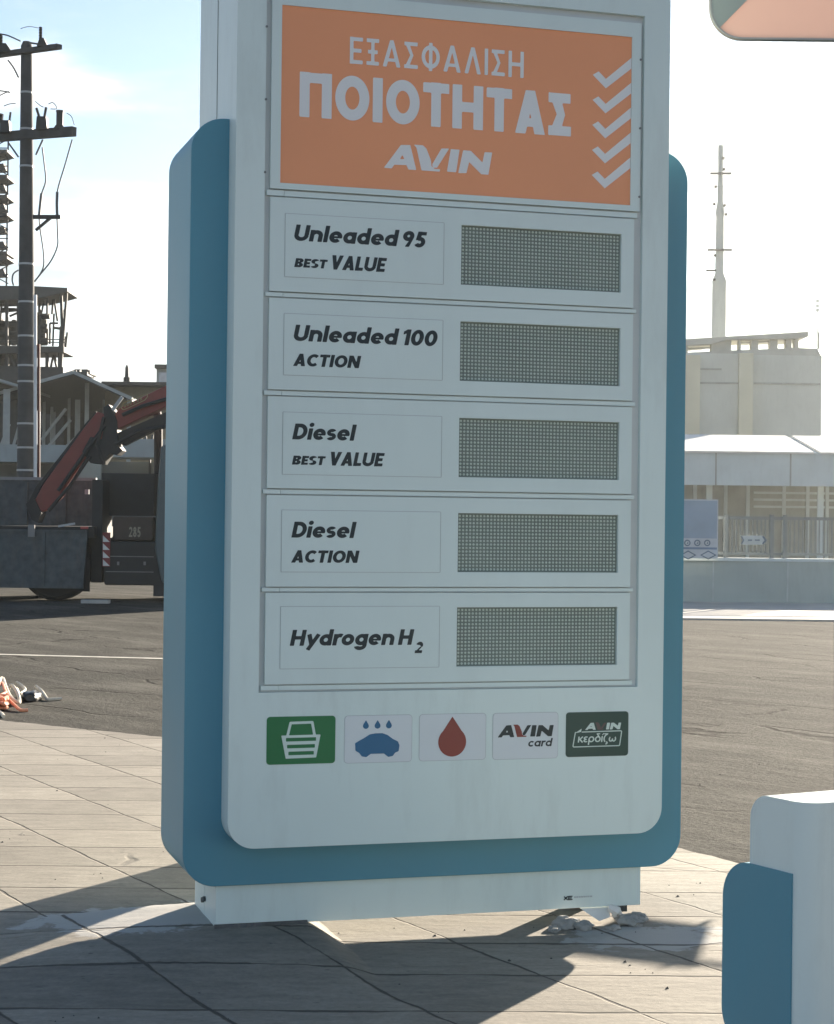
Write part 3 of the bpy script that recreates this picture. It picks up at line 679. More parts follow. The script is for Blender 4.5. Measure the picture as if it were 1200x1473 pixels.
# rounded sign board at the upper right on its own post (the post stands outside the picture)
def lit_plastic(name, col, tr):
    k = NB(name); tb = k.n('ShaderNodeBsdfTranslucent'); tb.inputs[0].default_value = (*col, 1); ms = k.n('ShaderNodeMixShader'); ms.inputs[0].default_value = tr
    geo = k.n('ShaderNodeNewGeometry'); nz = k.noise(geo.outputs['Position'], 5, 4)
    c_ = k.mix(k.mr(nz, .3, .7, 0, 1), tuple(q*.95 for q in col), col); k.lk(c_, k.b.inputs['Base Color']); k.b.inputs['Roughness'].default_value = .45
    o = k.t.nodes['Material Output']; k.lk(k.b.outputs[0], ms.inputs[1]); k.lk(tb.outputs[0], ms.inputs[2]); k.lk(ms.outputs[0], o.inputs[0]); return k.m
Ds = 6.0; ra, zbot = est(1020.5, 57, Ds)
zbot = est(1120, 57.5, Ds)[1]
FZ = lambda u, t, w_: fw2(u, t, w_)
sgn = thing('sign_board', 'pale pink rounded sign board with a grey corner, cut off at the upper right', 'sign', fw2(1.62, Ds+.05, 0))
mb = MB(); mb.prism(rrect(ra, ra+1.5, zbot, zbot+.9, .105, 12), Ds, Ds+.012, FZ); mb.build('board', lit_plastic('pink_acrylic', (.62,.49,.44), .45), sgn, smooth=True)
# grey hatched corner: the piece of the board left of a diagonal
za, zc = est(1038, 37.5, Ds)[1], est(1075, 0, Ds)[1]; rk, rl = est(1038, 37.5, Ds)[0], est(1075, 0, Ds)[0]
full = rrect(ra, ra+1.5, zbot, zbot+.9, .105, 24); sl_ = (zc-za)/(rl-rk)
clip = []
side = lambda p: (p[1]-za) - sl_*(p[0]-rk)
for i, p in enumerate(full):
    q = full[(i+1) % len(full)]; a, b = side(p), side(q)
    if a >= 0: clip.append(p)
    if (a >= 0) != (b >= 0): t = a/(a-b); clip.append((p[0]+t*(q[0]-p[0]), p[1]+t*(q[1]-p[1])))
clip = [p for p in clip]
mb = MB(); mb.prism(clip, Ds-.004, Ds-.001, FZ); mb.build('grey_corner', lit_plastic('hatched_acrylic', (.42,.50,.49), .35), sgn)
mb = MB(); ol = rrect(ra, ra+1.5, zbot, zbot+.9, .105, 12); il = rrect(ra+.006, ra+1.494, zbot+.006, zbot+.894, .099, 12)
n_ = len(ol)
mb.add([fw2(u, Ds-.006, z) for u, z in ol]+[fw2(u, Ds-.006, z) for u, z in il]+[fw2(u, Ds+.02, z) for u, z in ol]+[fw2(u, Ds+.02, z) for u, z in il],
       [f for i in range(n_) for j in [(i+1) % n_] for f in ((i,j,n_+j,n_+i),(2*n_+i,3*n_+i,3*n_+j,2*n_+j),(i,2*n_+i,2*n_+j,j),(n_+i,n_+j,3*n_+j,3*n_+i))])
mb.build('rim', mat('sign_rim', (.30,.31,.31), .5), sgn)
mb = MB(); mb.fbox(1.56, 1.68, Ds+.03, Ds+.12, 0, zbot+.7); mb.fbox(1.50, 1.74, Ds-.03, Ds+.18, 0, .012); mb.build('post', STEEL, sgn)

# unseen plate and post, added and cut to shape a shadow beside the totem
A_ = 3.387; SZ = lambda s_, t, z: Vector(((A_+t+s_)/math.sqrt(2), (A_+t-s_)/math.sqrt(2), z))
npl = thing('shadow_plate', 'unseen steel plate added on a short post to cast the shadow patch', 'shadow plate', SZ(.98, 0, 0))
q = 1/math.sqrt(2)
LZ = .1433
mb = MB(); mb.prism([(a_*q, (b_+LZ)*.902) for a_, b_ in ((.44,.658),(.79,.660),(.79,.638),(.82,.636),(.822,.660),(.85,.661),(1.06,.818),(.96,.822),(.955,.832),(.93,.833),(.925,.823),(.44,.826))], 0, .004, SZ); mb.build('plate', STEEL, npl)
mb = MB(); mb.bar(SZ(.70,.01,.85), SZ(.98,.01,.85), .015); mb.build('arm', STEEL, npl)
mb = MB(); mb.tube([SZ(.98,0,0), SZ(.98,0,.93)], .02, 10); mb.build('post', STEEL, npl)

# ------------------------------------------------------------------ road marking, kerb strip
mb = MB(); a, b = Vector((-1.9, 13.0, -.026)), Vector((2.0, 11.0, -.026)); dd = (b-a).normalized(); nn = Vector((-dd.y, dd.x, 0))
n_ = 40; rnd = random.Random(2)
for i in range(n_):
    t0, t1 = i/n_, (i+1)/n_; mb.add([a+(b-a)*t0-nn*.055, a+(b-a)*t1-nn*.055, a+(b-a)*t1+nn*.055, a+(b-a)*t0+nn*.055], [(0,1,2,3)])
struct(mb, 'road_marking', mat('worn_road_paint', (.50,.48,.42), .8, var=.35, scale=6))

# ------------------------------------------------------------------ left background
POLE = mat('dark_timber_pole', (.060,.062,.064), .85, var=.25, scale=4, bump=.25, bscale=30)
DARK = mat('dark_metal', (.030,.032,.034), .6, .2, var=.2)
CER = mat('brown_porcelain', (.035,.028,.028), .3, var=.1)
BAND = mat('pale_band', (.36,.38,.39), .5, .3); PVC = mat('white_conduit', (.62,.65,.67), .5); REDP = mat('red_conduit', (.10,.022,.018), .6)
CABLE = mat('grey_cable', (.10,.11,.115), .6)
Dq = 35.0; P = lambda px, py, D=Dq: at(px, py, D)
pole = thing('utility_pole', 'dark utility pole with two crossarms of insulators at the left edge', 'utility pole', (P(38,742).x, P(38,742).y, 0))
pc = P(38, 690); ptop = P(38.5, 60)
axis = lambda z: Vector((pc.x+(ptop.x-pc.x)*(z-pc.z)/(ptop.z-pc.z), pc.y+(ptop.y-pc.y)*(z-pc.z)/(ptop.z-pc.z), z))
rad_at = lambda z: .19-(.19-.105)*z/10.2
mb = MB(); zs = [-.1, 2, 4, 6, 8, ptop.z-.08, ptop.z]; mb.tube([axis(z) for z in zs], [rad_at(z) for z in zs[:-1]]+[.07], 14); mb.build('shaft', POLE, pole, smooth=True)
def crossarm(l, r, Dl, Dr, th):
    mb = MB(); a = at(l[0], l[1], Dl); b = at(r[0], r[1], Dr); off = Vector((0,0,0))
    mb.bar(a-FH*.16, b-FH*.16, .13, th); return mb.build('crossarm', POLE, pole, bevel=.008)
crossarm((-46,88.5), (88,70), 36.2, 34.4, .09); crossarm((-40,202.5), (109.5,191.5), 35.8, 34.5, .17)
def ins_post(px, y0, y1, D, lean=0, w_=.028):
    mb = MB(); a, b = at(px, y1, D)-FH*.16, at(px+lean, y0, D)-FH*.16
    n = 9; pts, rs = [], []
    for i in range(n*2+1):
        t = i/(n*2); pts.append(a+(b-a)*t); rs.append(w_*(1.25 if i % 2 else .75))
    mb.tube(pts, rs, 8); mb.build('insulator', CER, pole)
def saddle(x0, x1, y0, y1, xt0, xt1, D):
    mb = MB(); mb.prism([(est(x,y,D)) for x, y in ((x0,y1),(x1,y1),(xt1,y0),(xt0,y0))], D-.26, D-.08, lambda u, t, z: fw2(u, t, z)); mb.build('saddle', DARK, pole)
ins_post(61,42,62,34.7,0,.030); saddle(57,72,59.5,71,61,67,34.7); ins_post(4,52,70,35.4,0,.034); saddle(2,21,67,79,6,13,35.3)
ins_post(60,158,174,34.8,-5,.024); ins_post(66,157,174,34.8,3,.024); saddle(55.5,72,171.5,189,57,70,34.8)
mb = MB(); a, b = at(88,188,34.7)-FH*.16, at(88.5,164,34.7)-FH*.16; mb.tube([a, b], .062, 12); mb.tube([b, b+Vector((0,0,.03))], .07, 12); mb.build('fuse_cutout', DARK, pole)
saddle(80,98,184,190,84,94,34.7); ins_post(16,164,180,35.2,2,.02); saddle(4,18.5,177,194,5,17,35.2); ins_post(2,166,180,35.3,1,.06)
saddle(-30,-12,176,196,-28,-14,35.5); ins_post(-20,160,178,35.5,0,.05)
def pcable(pts, r=.012, D=Dq, m=CABLE, nm='cable'):
    mb = MB(); ps = [at(x, y, D)-FH*.14 for x, y in pts]
    sm_ = []
    for i in range(len(ps)-1):
        p0, p1, p2, p3 = ps[max(i-1,0)], ps[i], ps[i+1], ps[min(i+2,len(ps)-1)]
        for k in range(6):
            t = k/6; sm_.append(.5*((2*p1)+(p2-p0)*t+(2*p0-5*p1+4*p2-p3)*t*t+(3*p1-p0-3*p2+p3)*t*t*t))
    sm_.append(ps[-1]); mb.tube(sm_, r, 6); return mb.build(nm, m, pole, smooth=True)
pcable([(-30,44),(0,51),(14,54),(32,62)], .014); pcable([(44,64),(50,65),(58,66)], .018); pcable([(14,89),(22,100),(29,114)], .016)
pcable([(64,203),(58,216),(54,225)], .018); pcable([(15,208),(22,218),(29,228)], .018)
pcable([(63,214),(66,238),(68,262),(62,282),(59,310),(60,330),(65,366),(64,388),(52,407)], .014); pcable([(62,280),(60,298),(58.5,314)], .026)
pcable([(106,203),(96,238),(85,276),(84,300),(85,335),(85,355),(76,376),(62,394),(52,406)], .014); pcable([(84.5,278),(84,296),(84.5,312)], .028)
pcable([(53,148),(60,154),(65,156.5)], .008); pcable([(72,152),(78,150),(83,155),(83,159),(75,159)], .008); pcable([(98,165),(105,170),(109,182)], .008); pcable([(32,44),(44,41),(57,43)], .006)
pcable([(8,155),(16,152),(25,151)], .008); pcable([(29,390),(22,395),(20,404),(22,412)], .014); pcable([(-20,130),(10,134),(17,136)], .012); pcable([(0,141),(10,136),(16,134)], .010)
mb = MB(); mb.bar(at(50,314,Dq)-FH*.15, at(90,314,Dq)-FH*.15, .07, .07); mb.build('bracket_arm', DARK, pole)
mb = MB(); mb.bar(at(75,315.5,Dq)-FH*.15, at(54,333,Dq)-FH*.15, .05, .05); mb.build('bracket_strut', DARK, pole)
for yb in (133.5, 186, 239.5, 380, 434.5, 483.5, 526, 549, 609.5, 644, 676.5):
    z = est(40, yb, Dq)[1]; mb = MB(); rr_ = rad_at(z)+.006; cc_ = axis(z)
    mb.lathe((cc_.x, cc_.y, 0), [(rr_, z-.018),(rr_, z+.018)], 14); mb.build('band', BAND, pole, smooth=True)
mb = MB(); mb.tube([at(54,y,Dq)-FH*.2 for y in (690,560,426)], .030, 8); mb.build('white_conduit', PVC, pole, smooth=True)
mb = MB(); mb.tube([at(57.8,y,Dq)-FH*.12 for y in (690,600,496)], .026, 8); mb.build('red_conduit', REDP, pole, smooth=True)

FZ = lambda u, t, w_: fw2(u, t, w_)
def epoly(pts, D): return [est(x, y, D) for x, y in pts]
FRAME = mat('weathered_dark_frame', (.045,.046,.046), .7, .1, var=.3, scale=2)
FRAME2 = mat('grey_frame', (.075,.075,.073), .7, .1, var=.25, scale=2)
# lattice mast at the very edge
Dl = 76.
lm = thing('lattice_mast', 'narrow lattice mast with small platforms beside the pole at the left edge', 'mast', (at(2,742,Dl).x, at(2,742,Dl).y, 0))
mb = MB()
for x in (-12, 12):
    for dd in (0, .7): a = at(x, 200, Dl+dd); mb.tube([Vector((a.x,a.y,0)), a], .035, 6)
mb.build('leg_frame', FRAME, lm)
mb = MB(); ys = list(range(200, 420, 13))
for i, y in enumerate(ys[:-1]):
    a, b = ((-12, 12) if i % 2 else (12, -12)); mb.bar(at(a, y, Dl), at(b, y+13, Dl), .04); mb.bar(at(-12, y, Dl), at(12, y, Dl), .04)
mb.build('bracing', FRAME, lm)
for y in (219, 256, 284, 310, 365, 372):
    mb = MB(); mb.prism(epoly([(-14,y-1.5),(13.5,y-1.5),(13.5,y+2),(4,y+5),(-14,y+7)], Dl), Dl-.4, Dl+1.0, FZ); mb.build('platform', FRAME, lm)
for y in (240, 270, 298, 330, 352, 392):
    mb = MB(); mb.prism(epoly([(-9,y-4),(5,y-5),(9,y+5),(-9,y+6)], Dl), Dl, Dl+.5, FZ); mb.build('cabinet', FRAME2, lm)
# steel process tower
Dt = 70.
pt = thing('process_tower', 'open steel process tower with two decks and pipework behind the utility pole', 'steel tower', (at(30,742,Dt).x, at(30,742,Dt).y, 0))
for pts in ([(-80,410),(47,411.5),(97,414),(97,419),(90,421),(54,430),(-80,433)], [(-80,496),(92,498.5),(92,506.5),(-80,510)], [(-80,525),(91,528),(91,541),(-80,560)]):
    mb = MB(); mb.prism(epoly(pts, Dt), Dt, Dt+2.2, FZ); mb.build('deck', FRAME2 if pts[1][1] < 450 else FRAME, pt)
def tcol(x0, y0, x1, y1, w_, dd=0.):
    mb = MB(); mb.bar(at(x0,y0,Dt+dd+.3), at(x1,y1,Dt+dd+.3), w_); return mb.build('column', FRAME, pt)
for x, y0, x1, y1, w_ in ((88,420,89.5,470,.10),(89.5,470,86.5,535,.16),(96.5,415,87.5,535,.085),(68,427,68,453,.07),(10,430,10,530,.10),(26,430,26,530,.08),(-20,430,-20,530,.1),(68,508,68,535,.12),(86.5,500,86.5,545,.14)):
    tcol(x, y0, x1, y1, w_)
for x, y0, x1, y1 in ((77,424,75,452),(77,424,83,462),(77,510,73,530),(77,510,82,530),(93,445,90,470),(97,478,94,505),(56,441,60,452),(0,449,30,446),(3,432,0,470),(14,455,30,448),(72,465,84,465),(72,465,72,495),(94,484,94,500)):
    mb = MB(); mb.bar(at(x,y0,Dt+1), at(x1,y1,Dt+1), .07); mb.build('brace', FRAME, pt)
for x, y0, y1, r_ in ((61,457,497,.17),(66,470,497,.10),(56,455,499,.12),(20,460,497,.14),(8,462,497,.28),(-10,455,497,.4)):
    mb = MB(); a, b = at(x,y1,Dt+1.6), at(x,y0,Dt+1.6); h_ = (b-a).length
    mb.lathe(a, [(r_*.6,0),(r_,.08),(r_,h_-.1),(r_*.5,h_)], 12); mb.build('vessel', FRAME2, pt, smooth=True)
for x0, x1, y in ((54,72,455),(54,68,470),(54,66,483),(-10,28,466),(-10,28,480),(56,70,490)):
    mb = MB(); mb.tube([at(x0,y,Dt+1.1), at(x1,y,Dt+1.1)], .11, 8); mb.build('pipe', FRAME, pt)
rnd = random.Random(17)
for i in range(34):
    x = rnd.uniform(-60, 84); lo = rnd.choice(((433,496),(433,496),(510,526),(452,497)))
    if rnd.random() < .45: a, b = (x, lo[0]), (x+rnd.uniform(-3,3), lo[1])
    elif rnd.random() < .5: a, b = (x, lo[0]), (x+rnd.choice((-12,-8,8,12)), lo[1])
    else: y = rnd.uniform(*lo); a, b = (x, y), (min(90, x+rnd.uniform(8,26)), y+rnd.uniform(-1.5,1.5))
    mb = MB(); mb.bar(at(a[0],a[1],Dt+rnd.uniform(.2,2)), at(b[0],b[1],Dt+rnd.uniform(.2,2)), rnd.choice((.05,.07,.09,.13))); mb.build('brace', FRAME, pt)
for y0 in (487.5, 491.5): mb = MB(); mb.bar(at(-60,y0,Dt+.1), at(94,y0+1,Dt+.1), .035); mb.build('hand_rail', FRAME, pt)
mb = MB(); mb.pbox(-80, 28, 510, 560, Dt+2.3, 3); mb.build('cladding', FRAME, pt)
mb = MB(); mb.pbox(58, 92, 533, 742, Dt+1, 4); mb.build('lower_wall', FRAME, pt)

# open-sided gable shed
Dg = 60.; SHD = mat('dark_sheet_roof', (.045,.05,.05), .7, .0, var=.2, scale=3); SHW = mat('pale_gutter', (.30,.33,.33), .6)
sh = thing('gable_shed', 'open-sided shed with a wide dark gable roof behind the truck crane', 'shed', (at(106,742,Dg).x, at(106,742,Dg).y, 0))
rk_, zk = est(106,534,Dg)
rl_, zl = est(-10,567,Dg); rr_, zr = est(190,572,Dg)
for (r1, z1) in ((rl_, zl), (rr_, zr)):
    mb = MB(); mb.prism([(rk_,zk),(r1,z1),(r1,z1-.12),(rk_,zk-.12)], Dg, Dg+16, FZ); mb.build('roof_slope', SHD, sh)
    mb = MB(); mb.bar(fw2(rk_,Dg-.05,zk-.03), fw2(r1,Dg-.05,z1-.03), .06, .10); mb.build('verge_trim', SHW, sh)
mb = MB(); mb.fbox(rl_, rr_, Dg+12, Dg+12.2, 0, zr-.05); mb.prism([(rl_,zr-.05),(rr_,zr-.05),(rk_,zk-.2)], Dg+12, Dg+12.2, FZ); mb.build('rear_wall', SHD, sh)
for x, y0, y1, w_, dd in ((125.5,551,605,.13,2),(112,575,632,.16,3),(100,556,640,.09,6),(75,585,645,.10,5),(79,560,645,.08,9),(64,560,645,.10,5),(12,570,645,.12,3),(150,575,640,.10,8),(186,572,640,.12,.5)):
    mb = MB(); a = at(x,y0,Dg+dd); mb.bar(Vector((a.x,a.y,0)), a, w_); mb.build('post', SHW, sh)
for a, b in (((60,633),(95,588)),((70,642),(102,604)),((96,642),(118,622)),((90,648),(112,628)),((2,640),(14,610)),((20,640),(28,612))):
    mb = MB(); mb.bar(at(*a,Dg+2), at(*b,Dg+2), .09); mb.build('brace', SHW, sh)
rnd = random.Random(5)
mb = MB()
for i in range(22):
    x = 112+rnd.uniform(-8,10); y = 535-rnd.uniform(0,4); mb.pbox(x, x+rnd.uniform(4,9), y, y+5, Dg+5+rnd.uniform(0,3), 1.5)
mb.build('roof_vent', SHD, sh)
# left shed with the lower eave
sh2 = thing('lean_to_shed', 'lean-to shed roof sloping down to the right behind the pole at the left edge', 'shed', (at(5,742,62).x, at(5,742,62).y, 0))
mb = MB(); mb.prism(epoly([(-60,527),(27,553),(27,557),(-60,531)], 58), 58, 63, FZ); mb.build('roof_slope', SHW, sh2)
mb = MB(); mb.pbox(-60, 24, 558, 742, 62, .3); mb.build('wall', SHD, sh2)
for x in (10, -20): mb = MB(); a = at(x,560,58.5); mb.bar(Vector((a.x,a.y,0)), a, .2); mb.build('post', SHW, sh2)

# low building with a pale fascia
CONC = mat('pale_fascia', (.30,.34,.345), .7, var=.08, scale=1.5, dirt=.2); WALLG = mat('grey_render', (.12,.13,.128), .8, var=.12, scale=1.2, dirt=.25)
Db = 45.
lb = thing('low_building', 'long low building with a pale fascia behind the crane truck', 'building', (at(120,742,Db).x, at(120,742,Db).y, 0))
mb = MB(); mb.pbox(-120, 104, 639, 664, Db, 1.2); mb.build('fascia', CONC, lb)
mb = MB(); mb.pbox(158, 262, 631.5, 658, Db-.5, 1.6); mb.build('fascia', CONC, lb)
mb = MB(); mb.pbox(-120, 262, 663, 700, Db+1.25, .3); mb.pbox(-120, 262, 701, 774, Db+1.35, .3); mb.build('wall', WALLG, lb)
mb = MB(); mb.pbox(214, 216.5, 660, 692, Db+1.15, .08); mb.build('downpipe', DARK, lb)
mb = MB(); mb.pbox(150, 262, 689, 692, Db+.9, .4); mb.build('sill_band', CONC, lb)
mb = MB(); mb.pbox(110, 145, 660, 690, Db+1.0, .2); mb.build('doorway_surround', CONC, lb)
rnd = random.Random(9)
for x in (196, 203, 210, 219):
    mb = MB(); a = at(x, 632, Db+.4); b = at(x+rnd.uniform(-1,1), 632-rnd.uniform(6,16), Db+.4); mb.bar(a, b, .05); mb.build('roof_fitting', FRAME2, lb)
# flat roofed hall with a stove chimney, and a pale box beside it
fl = thing('flat_hall', 'flat-roofed tan hall with a thin chimney rising above the crane arm', 'building', (at(195,742,66).x, at(195,742,66).y, 0))
mb = MB(); mb.pbox(146, 300, 549.5, 554.5, 66, 8); mb.build('roof', FRAME, fl)
mb = MB(); mb.pbox(150, 300, 555, 742+30, 67, 6); mb.build('wall', mat('tan_render', (.23,.20,.14), .8, var=.12), fl)
mb = MB(); a = at(182.5,549,68); h1 = at(182.5,543,68).z-a.z; h2 = at(182.5,525,68).z-a.z
mb.lathe(a, [(.12,0),(.12,h1),(.07,h1+.02),(.06,h2-.1),(.02,h2)], 10); mb.build('chimney', DARK, fl)
pb = thing('pale_box_building', 'pale box-shaped rooftop building beside the totem on the left', 'building', (at(240,742,80).x, at(240,742,80).y, 0))
mb = MB(); mb.pbox(224, 300, 527, 742+25, 80, 6); mb.build('wall', CONC, pb)
mb = MB(); mb.pbox(222.5, 301, 524.5, 530, 79.7, 6.6); mb.build('roof', FRAME, pb)
mb = MB(); mb.pbox(229, 262, 536, 552, 79.9, .06); mb.build('window', mat('pale_glass', (.45,.50,.56), .15), pb)

# ------------------------------------------------------------------ crane truck
Dk = 28.0
TB = mat('blue_grey_dropside', (.062,.078,.085), .6, .1, var=.35, scale=9, bump=.15, bscale=20, dirt=.5, dirt_col=(.14,.13,.11))
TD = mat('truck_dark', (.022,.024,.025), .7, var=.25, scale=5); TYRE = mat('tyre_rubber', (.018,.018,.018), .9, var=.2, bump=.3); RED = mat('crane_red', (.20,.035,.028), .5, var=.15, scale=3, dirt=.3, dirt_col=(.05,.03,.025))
RIM = mat('steel_rim', (.20,.20,.20), .5, .4)
tr = thing('crane_truck', 'dirty flatbed truck with a folded red loading crane, left of the totem', 'truck', (at(60,742,Dk+1).x, at(60,742,Dk+1).y, -.03))
rA = est(-330,800,Dk)[0]; rB = est(126,800,Dk)[0]; zf = est(60,757,Dk)[1]; zlow = est(60,846,Dk)[1]
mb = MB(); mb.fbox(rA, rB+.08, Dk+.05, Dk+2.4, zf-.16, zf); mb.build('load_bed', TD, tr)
mb = MB(); q = [(rA,zf-.05),(rB,zf-.05),(rB-.06,zlow),(rA,zlow)]; mb.prism(q, Dk-.02, Dk+.035, FZ)
for i in range(7):
    x = rA+.3+i*.75
    if x < rB-.1: mb.fbox(x, x+.05, Dk-.045, Dk-.02, zlow+.05, zf-.09)
mb.fbox(rA, rB-.02, Dk-.05, Dk-.02, zf-.085, zf-.05); mb.build('dropside', TB, tr)
zu = est(60,691,Dk+2.4)[1]; rU = est(137,720,Dk+2.4)[0]
mb = MB(); mb.fbox(rA, rU, Dk+2.36, Dk+2.42, zf, zu)
for i in range(9):
    x = rA+.2+i*.62
    if x < rU-.1: mb.fbox(x, x+.04, Dk+2.32, Dk+2.36, zf+.02, zu-.03)
mb.build('far_dropside', TB, tr)
mb = MB(); mb.fbox(rA, rU+.02, Dk+2.33, Dk+2.45, zu, zu+.05); mb.build('top_rail', mat('worn_rail', (.22,.23,.23), .5), tr)
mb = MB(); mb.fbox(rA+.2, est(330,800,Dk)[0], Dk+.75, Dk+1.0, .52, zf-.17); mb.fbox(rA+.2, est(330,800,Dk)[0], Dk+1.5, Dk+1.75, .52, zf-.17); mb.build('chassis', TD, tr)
def wheel(px, D, wd=.55):
    c_ = at(px, 700, D); mb = MB(); prof = [(.26,0),(.46,.0),(.52,.05),(.525,wd/2),(.52,wd-.05),(.46,wd),(.26,wd)]
    n = 32; cc = Vector((c_.x, c_.y, .495)); vs = []
    for r_, t in prof:
        for j in range(n): a = 2*math.pi*j/n; vs.append(cc + RH*(r_*math.cos(a)) + Vector((0,0,r_*math.sin(a))) + FH*t)
    fs = [(i*n+j, i*n+(j+1)%n, (i+1)*n+(j+1)%n, (i+1)*n+j) for i in range(len(prof)-1) for j in range(n)]
    mb.add(vs, fs); wh = mb.build('wheel', TYRE, tr, smooth=True)
    mb = MB(); vs = [cc + RH*(r_*math.cos(2*math.pi*j/20)) + Vector((0,0,r_*math.sin(2*math.pi*j/20))) + FH*t for r_, t in ((.27,.03),(.20,.12),(.08,.12),(.08,.02)) for j in range(20)]
    mb.add(vs, [(i*20+j, i*20+(j+1)%20, (i+1)*20+(j+1)%20, (i+1)*20+j) for i in range(3) for j in range(20)]+[tuple(range(60,80))]); mb.build('rim', RIM, wh, smooth=True)
for px in (80, -62): wheel(px, Dk+.12); wheel(px+2, Dk+1.75)
wheel(306, Dk+.12, .32); wheel(300, Dk+2.0, .32)
for i in range(6):
    x = rA+.9+i*1.0
    if x < rB: mb = MB(); mb.fbox(x-.05, x+.05, Dk-.075, Dk-.05, zf-.16, zf+.02); mb.build('hinge', RIM, tr)
mb = MB(); mb.fbox(est(100,800,Dk)[0], est(128,800,Dk)[0], Dk+.10, Dk+.12, .12, .62); mb.build('mudflap', TYRE, tr)
for x0_, x1_, y_ in ((152,222,800),(152,222,822)):
    mb = MB(); mb.pbox(x0_, x1_, y_, y_+1.2, Dk+.13, .02); mb.build('panel_joint', RIM, tr)
for px_ in (170, 208): mb = MB(); mb.pbox(px_-1.5, px_+1.5, 808, 813, Dk+.12, .03); mb.build('locker_latch', RIM, tr)
mb = MB(); mb.tube([at(228,700,Dk+1.9), at(228,600,Dk+1.9), at(226,594,Dk+1.9)], .07, 10); mb.build('exhaust_stack', TD, tr, smooth=True)
# crane base, outrigger box, tank and guard plate between bed and cab
mb = MB(); mb.pbox(146, 222, 681, 742, Dk+.9, .5); mb.build('guard_plate', TD, tr)
mb = MB(); mb.pbox(132, 147, 690, 838, Dk+.3, .9); mb.build('headboard', TD, tr)
mb = MB(); mb.pbox(162, 221, 743, 778, Dk+.3, .7); mb.build('oil_tank', mat('brown_tank', (.05,.035,.026), .6, var=.2), tr, bevel=.03)
mb = MB(); mb.pbox(150, 228, 779, 842, Dk+.15, 1.9); mb.build('outrigger_box', TD, tr, bevel=.03)
mb = MB(); mb.pbox(221, 246, 790, 858, Dk+.1, .5); mb.build('step_guard', TD, tr)
TZ = lambda px, py: est(px, py, Dk+.29)
mb = MB(); x0, z0 = TZ(185.5,772.5); x1, z1 = TZ(202.5,758)
def ttext(mb, s, x0, x1, z0, cap, D, w_):
    t = MB(); text_mesh(t, s, x0, x1, z0, cap, 0, w_, 0, .12, .05); mb.add([fw2(v.x, D, v.z) for v in t.v], t.f)
ttext(mb, '285', x0, x1, z0, z1-z0, Dk+.29, .2); mb.build('lettering', mat('faded_cream', (.30,.27,.20), .6), tr)
mb = MB(); mb.pbox(147.5, 158.5, 766, 815, Dk+.12, .02); st = mb.build('marker_board', mat('marker_red', (.20,.03,.03), .5), tr)
mb = MB()
for k in range(4):
    y = 770+k*11.5; pts = [(148.2,y),(158,y+9.5),(148.2,y+9.5)]; mb.add([at(x,yy,Dk+.115) for x, yy in pts], [(0,1,2)])
mb.build('white_stripe', mat('marker_white', (.62,.60,.57), .5), st)
mb = MB(); mb.bar(at(84,757,Dk-.08), at(108,753,Dk-.08), .03); mb.build('latch_lever', BAND, tr)
mb = MB(); mb.pbox(116, 127, 757.5, 761, Dk-.06, .02); mb.build('tail_reflector', mat('reflector_red', (.35,.05,.05), .3), tr)
mb = MB(); mb.pbox(122, 128, 704, 711, Dk+2.2, .05); mb.build('hook_plate', BAND, tr)
# crane: stowed boom in the bed, knuckle and main boom rising to the column behind the cab
Dc = Dk+1.2
def boom(pts, D, depth): mb = MB(); mb.prism(epoly(pts, D), D, D+depth, FZ); return mb
bo = boom([(46,741),(68,733),(86,715),(120,664),(146,634),(153,596),(140,592),(122,614),(62,697),(50,720)], Dc, .32).build('outer_boom', RED, tr, bevel=.015)
boom([(38,728),(52,700),(124,608),(138,592),(140,596),(124,614),(60,698),(46,741)], Dc+.02, .26).build('extension_ram', TD, tr)
boom([(37,725),(49,716),(60,738),(54,752),(46,748)], Dc-.03, .38).build('boom_tip', TD, tr)
boom([(149,586),(156,581),(162,588),(168,606),(170,640),(176,648),(168,655),(158,652),(148,668),(130,666),(118,650),(130,628),(146,632),(150,612)], Dc-.06, .44).build('knuckle', TD, tr, bevel=.012)
mbm = boom([(159,604),(172,587),(258,545),(264,573),(168,618)], Dc, .34).build('main_boom', RED, tr, bevel=.015)
boom([(169,623),(264,582),(264,597),(178,641),(169,636)], Dc+.05, .24).build('lift_ram', TD, tr)
mb = MB(); a, b = at(176,586,Dc-.01), at(213,570,Dc-.01)
pts = [(174,587.5),(177.5,579),(206,568),(212.5,566),(213,570.5),(209,576),(182,588.5),(177,590)]
po2, pi2 = epoly(pts, Dc-.006), epoly([(x*.93+193.5*.07, y*.78+577.6*.22-(x-193.5)*.085) for x, y in pts], Dc-.006)
nn_ = len(pts); mb.add([fw2(u, Dc-.008, w_) for u, w_ in po2+pi2], [(i, (i+1)%nn_, (i+1)%nn_+nn_, i+nn_) for i in range(nn_)])
mb.build('emblem_outline', mat('faded_yellow', (.34,.28,.14), .6), mbm)
mb = MB()
for x, y in ((180,584),(184,582),(188,580.4),(193,578.4),(198,576.2),(203,574)):
    mb.add([at(x-1.4,y+2.6,Dc-.009), at(x+1.5,y+1.6,Dc-.009), at(x+1.8,y-2.0,Dc-.009), at(x-1.1,y-1.0,Dc-.009)], [(0,1,2,3)])
mb.build('emblem_mark', mat('faded_ink', (.26,.20,.10), .6), mbm)
mb = MB(); mb.bar(at(162,590,Dc-.1), at(176,571,Dc-.1), .05); mb.build('hose_guard', BAND, tr)
mb = MB(); mb.pbox(255, 285, 560, 800, Dc-.1, .5); mb.build('crane_column', RED, tr, bevel=.02)
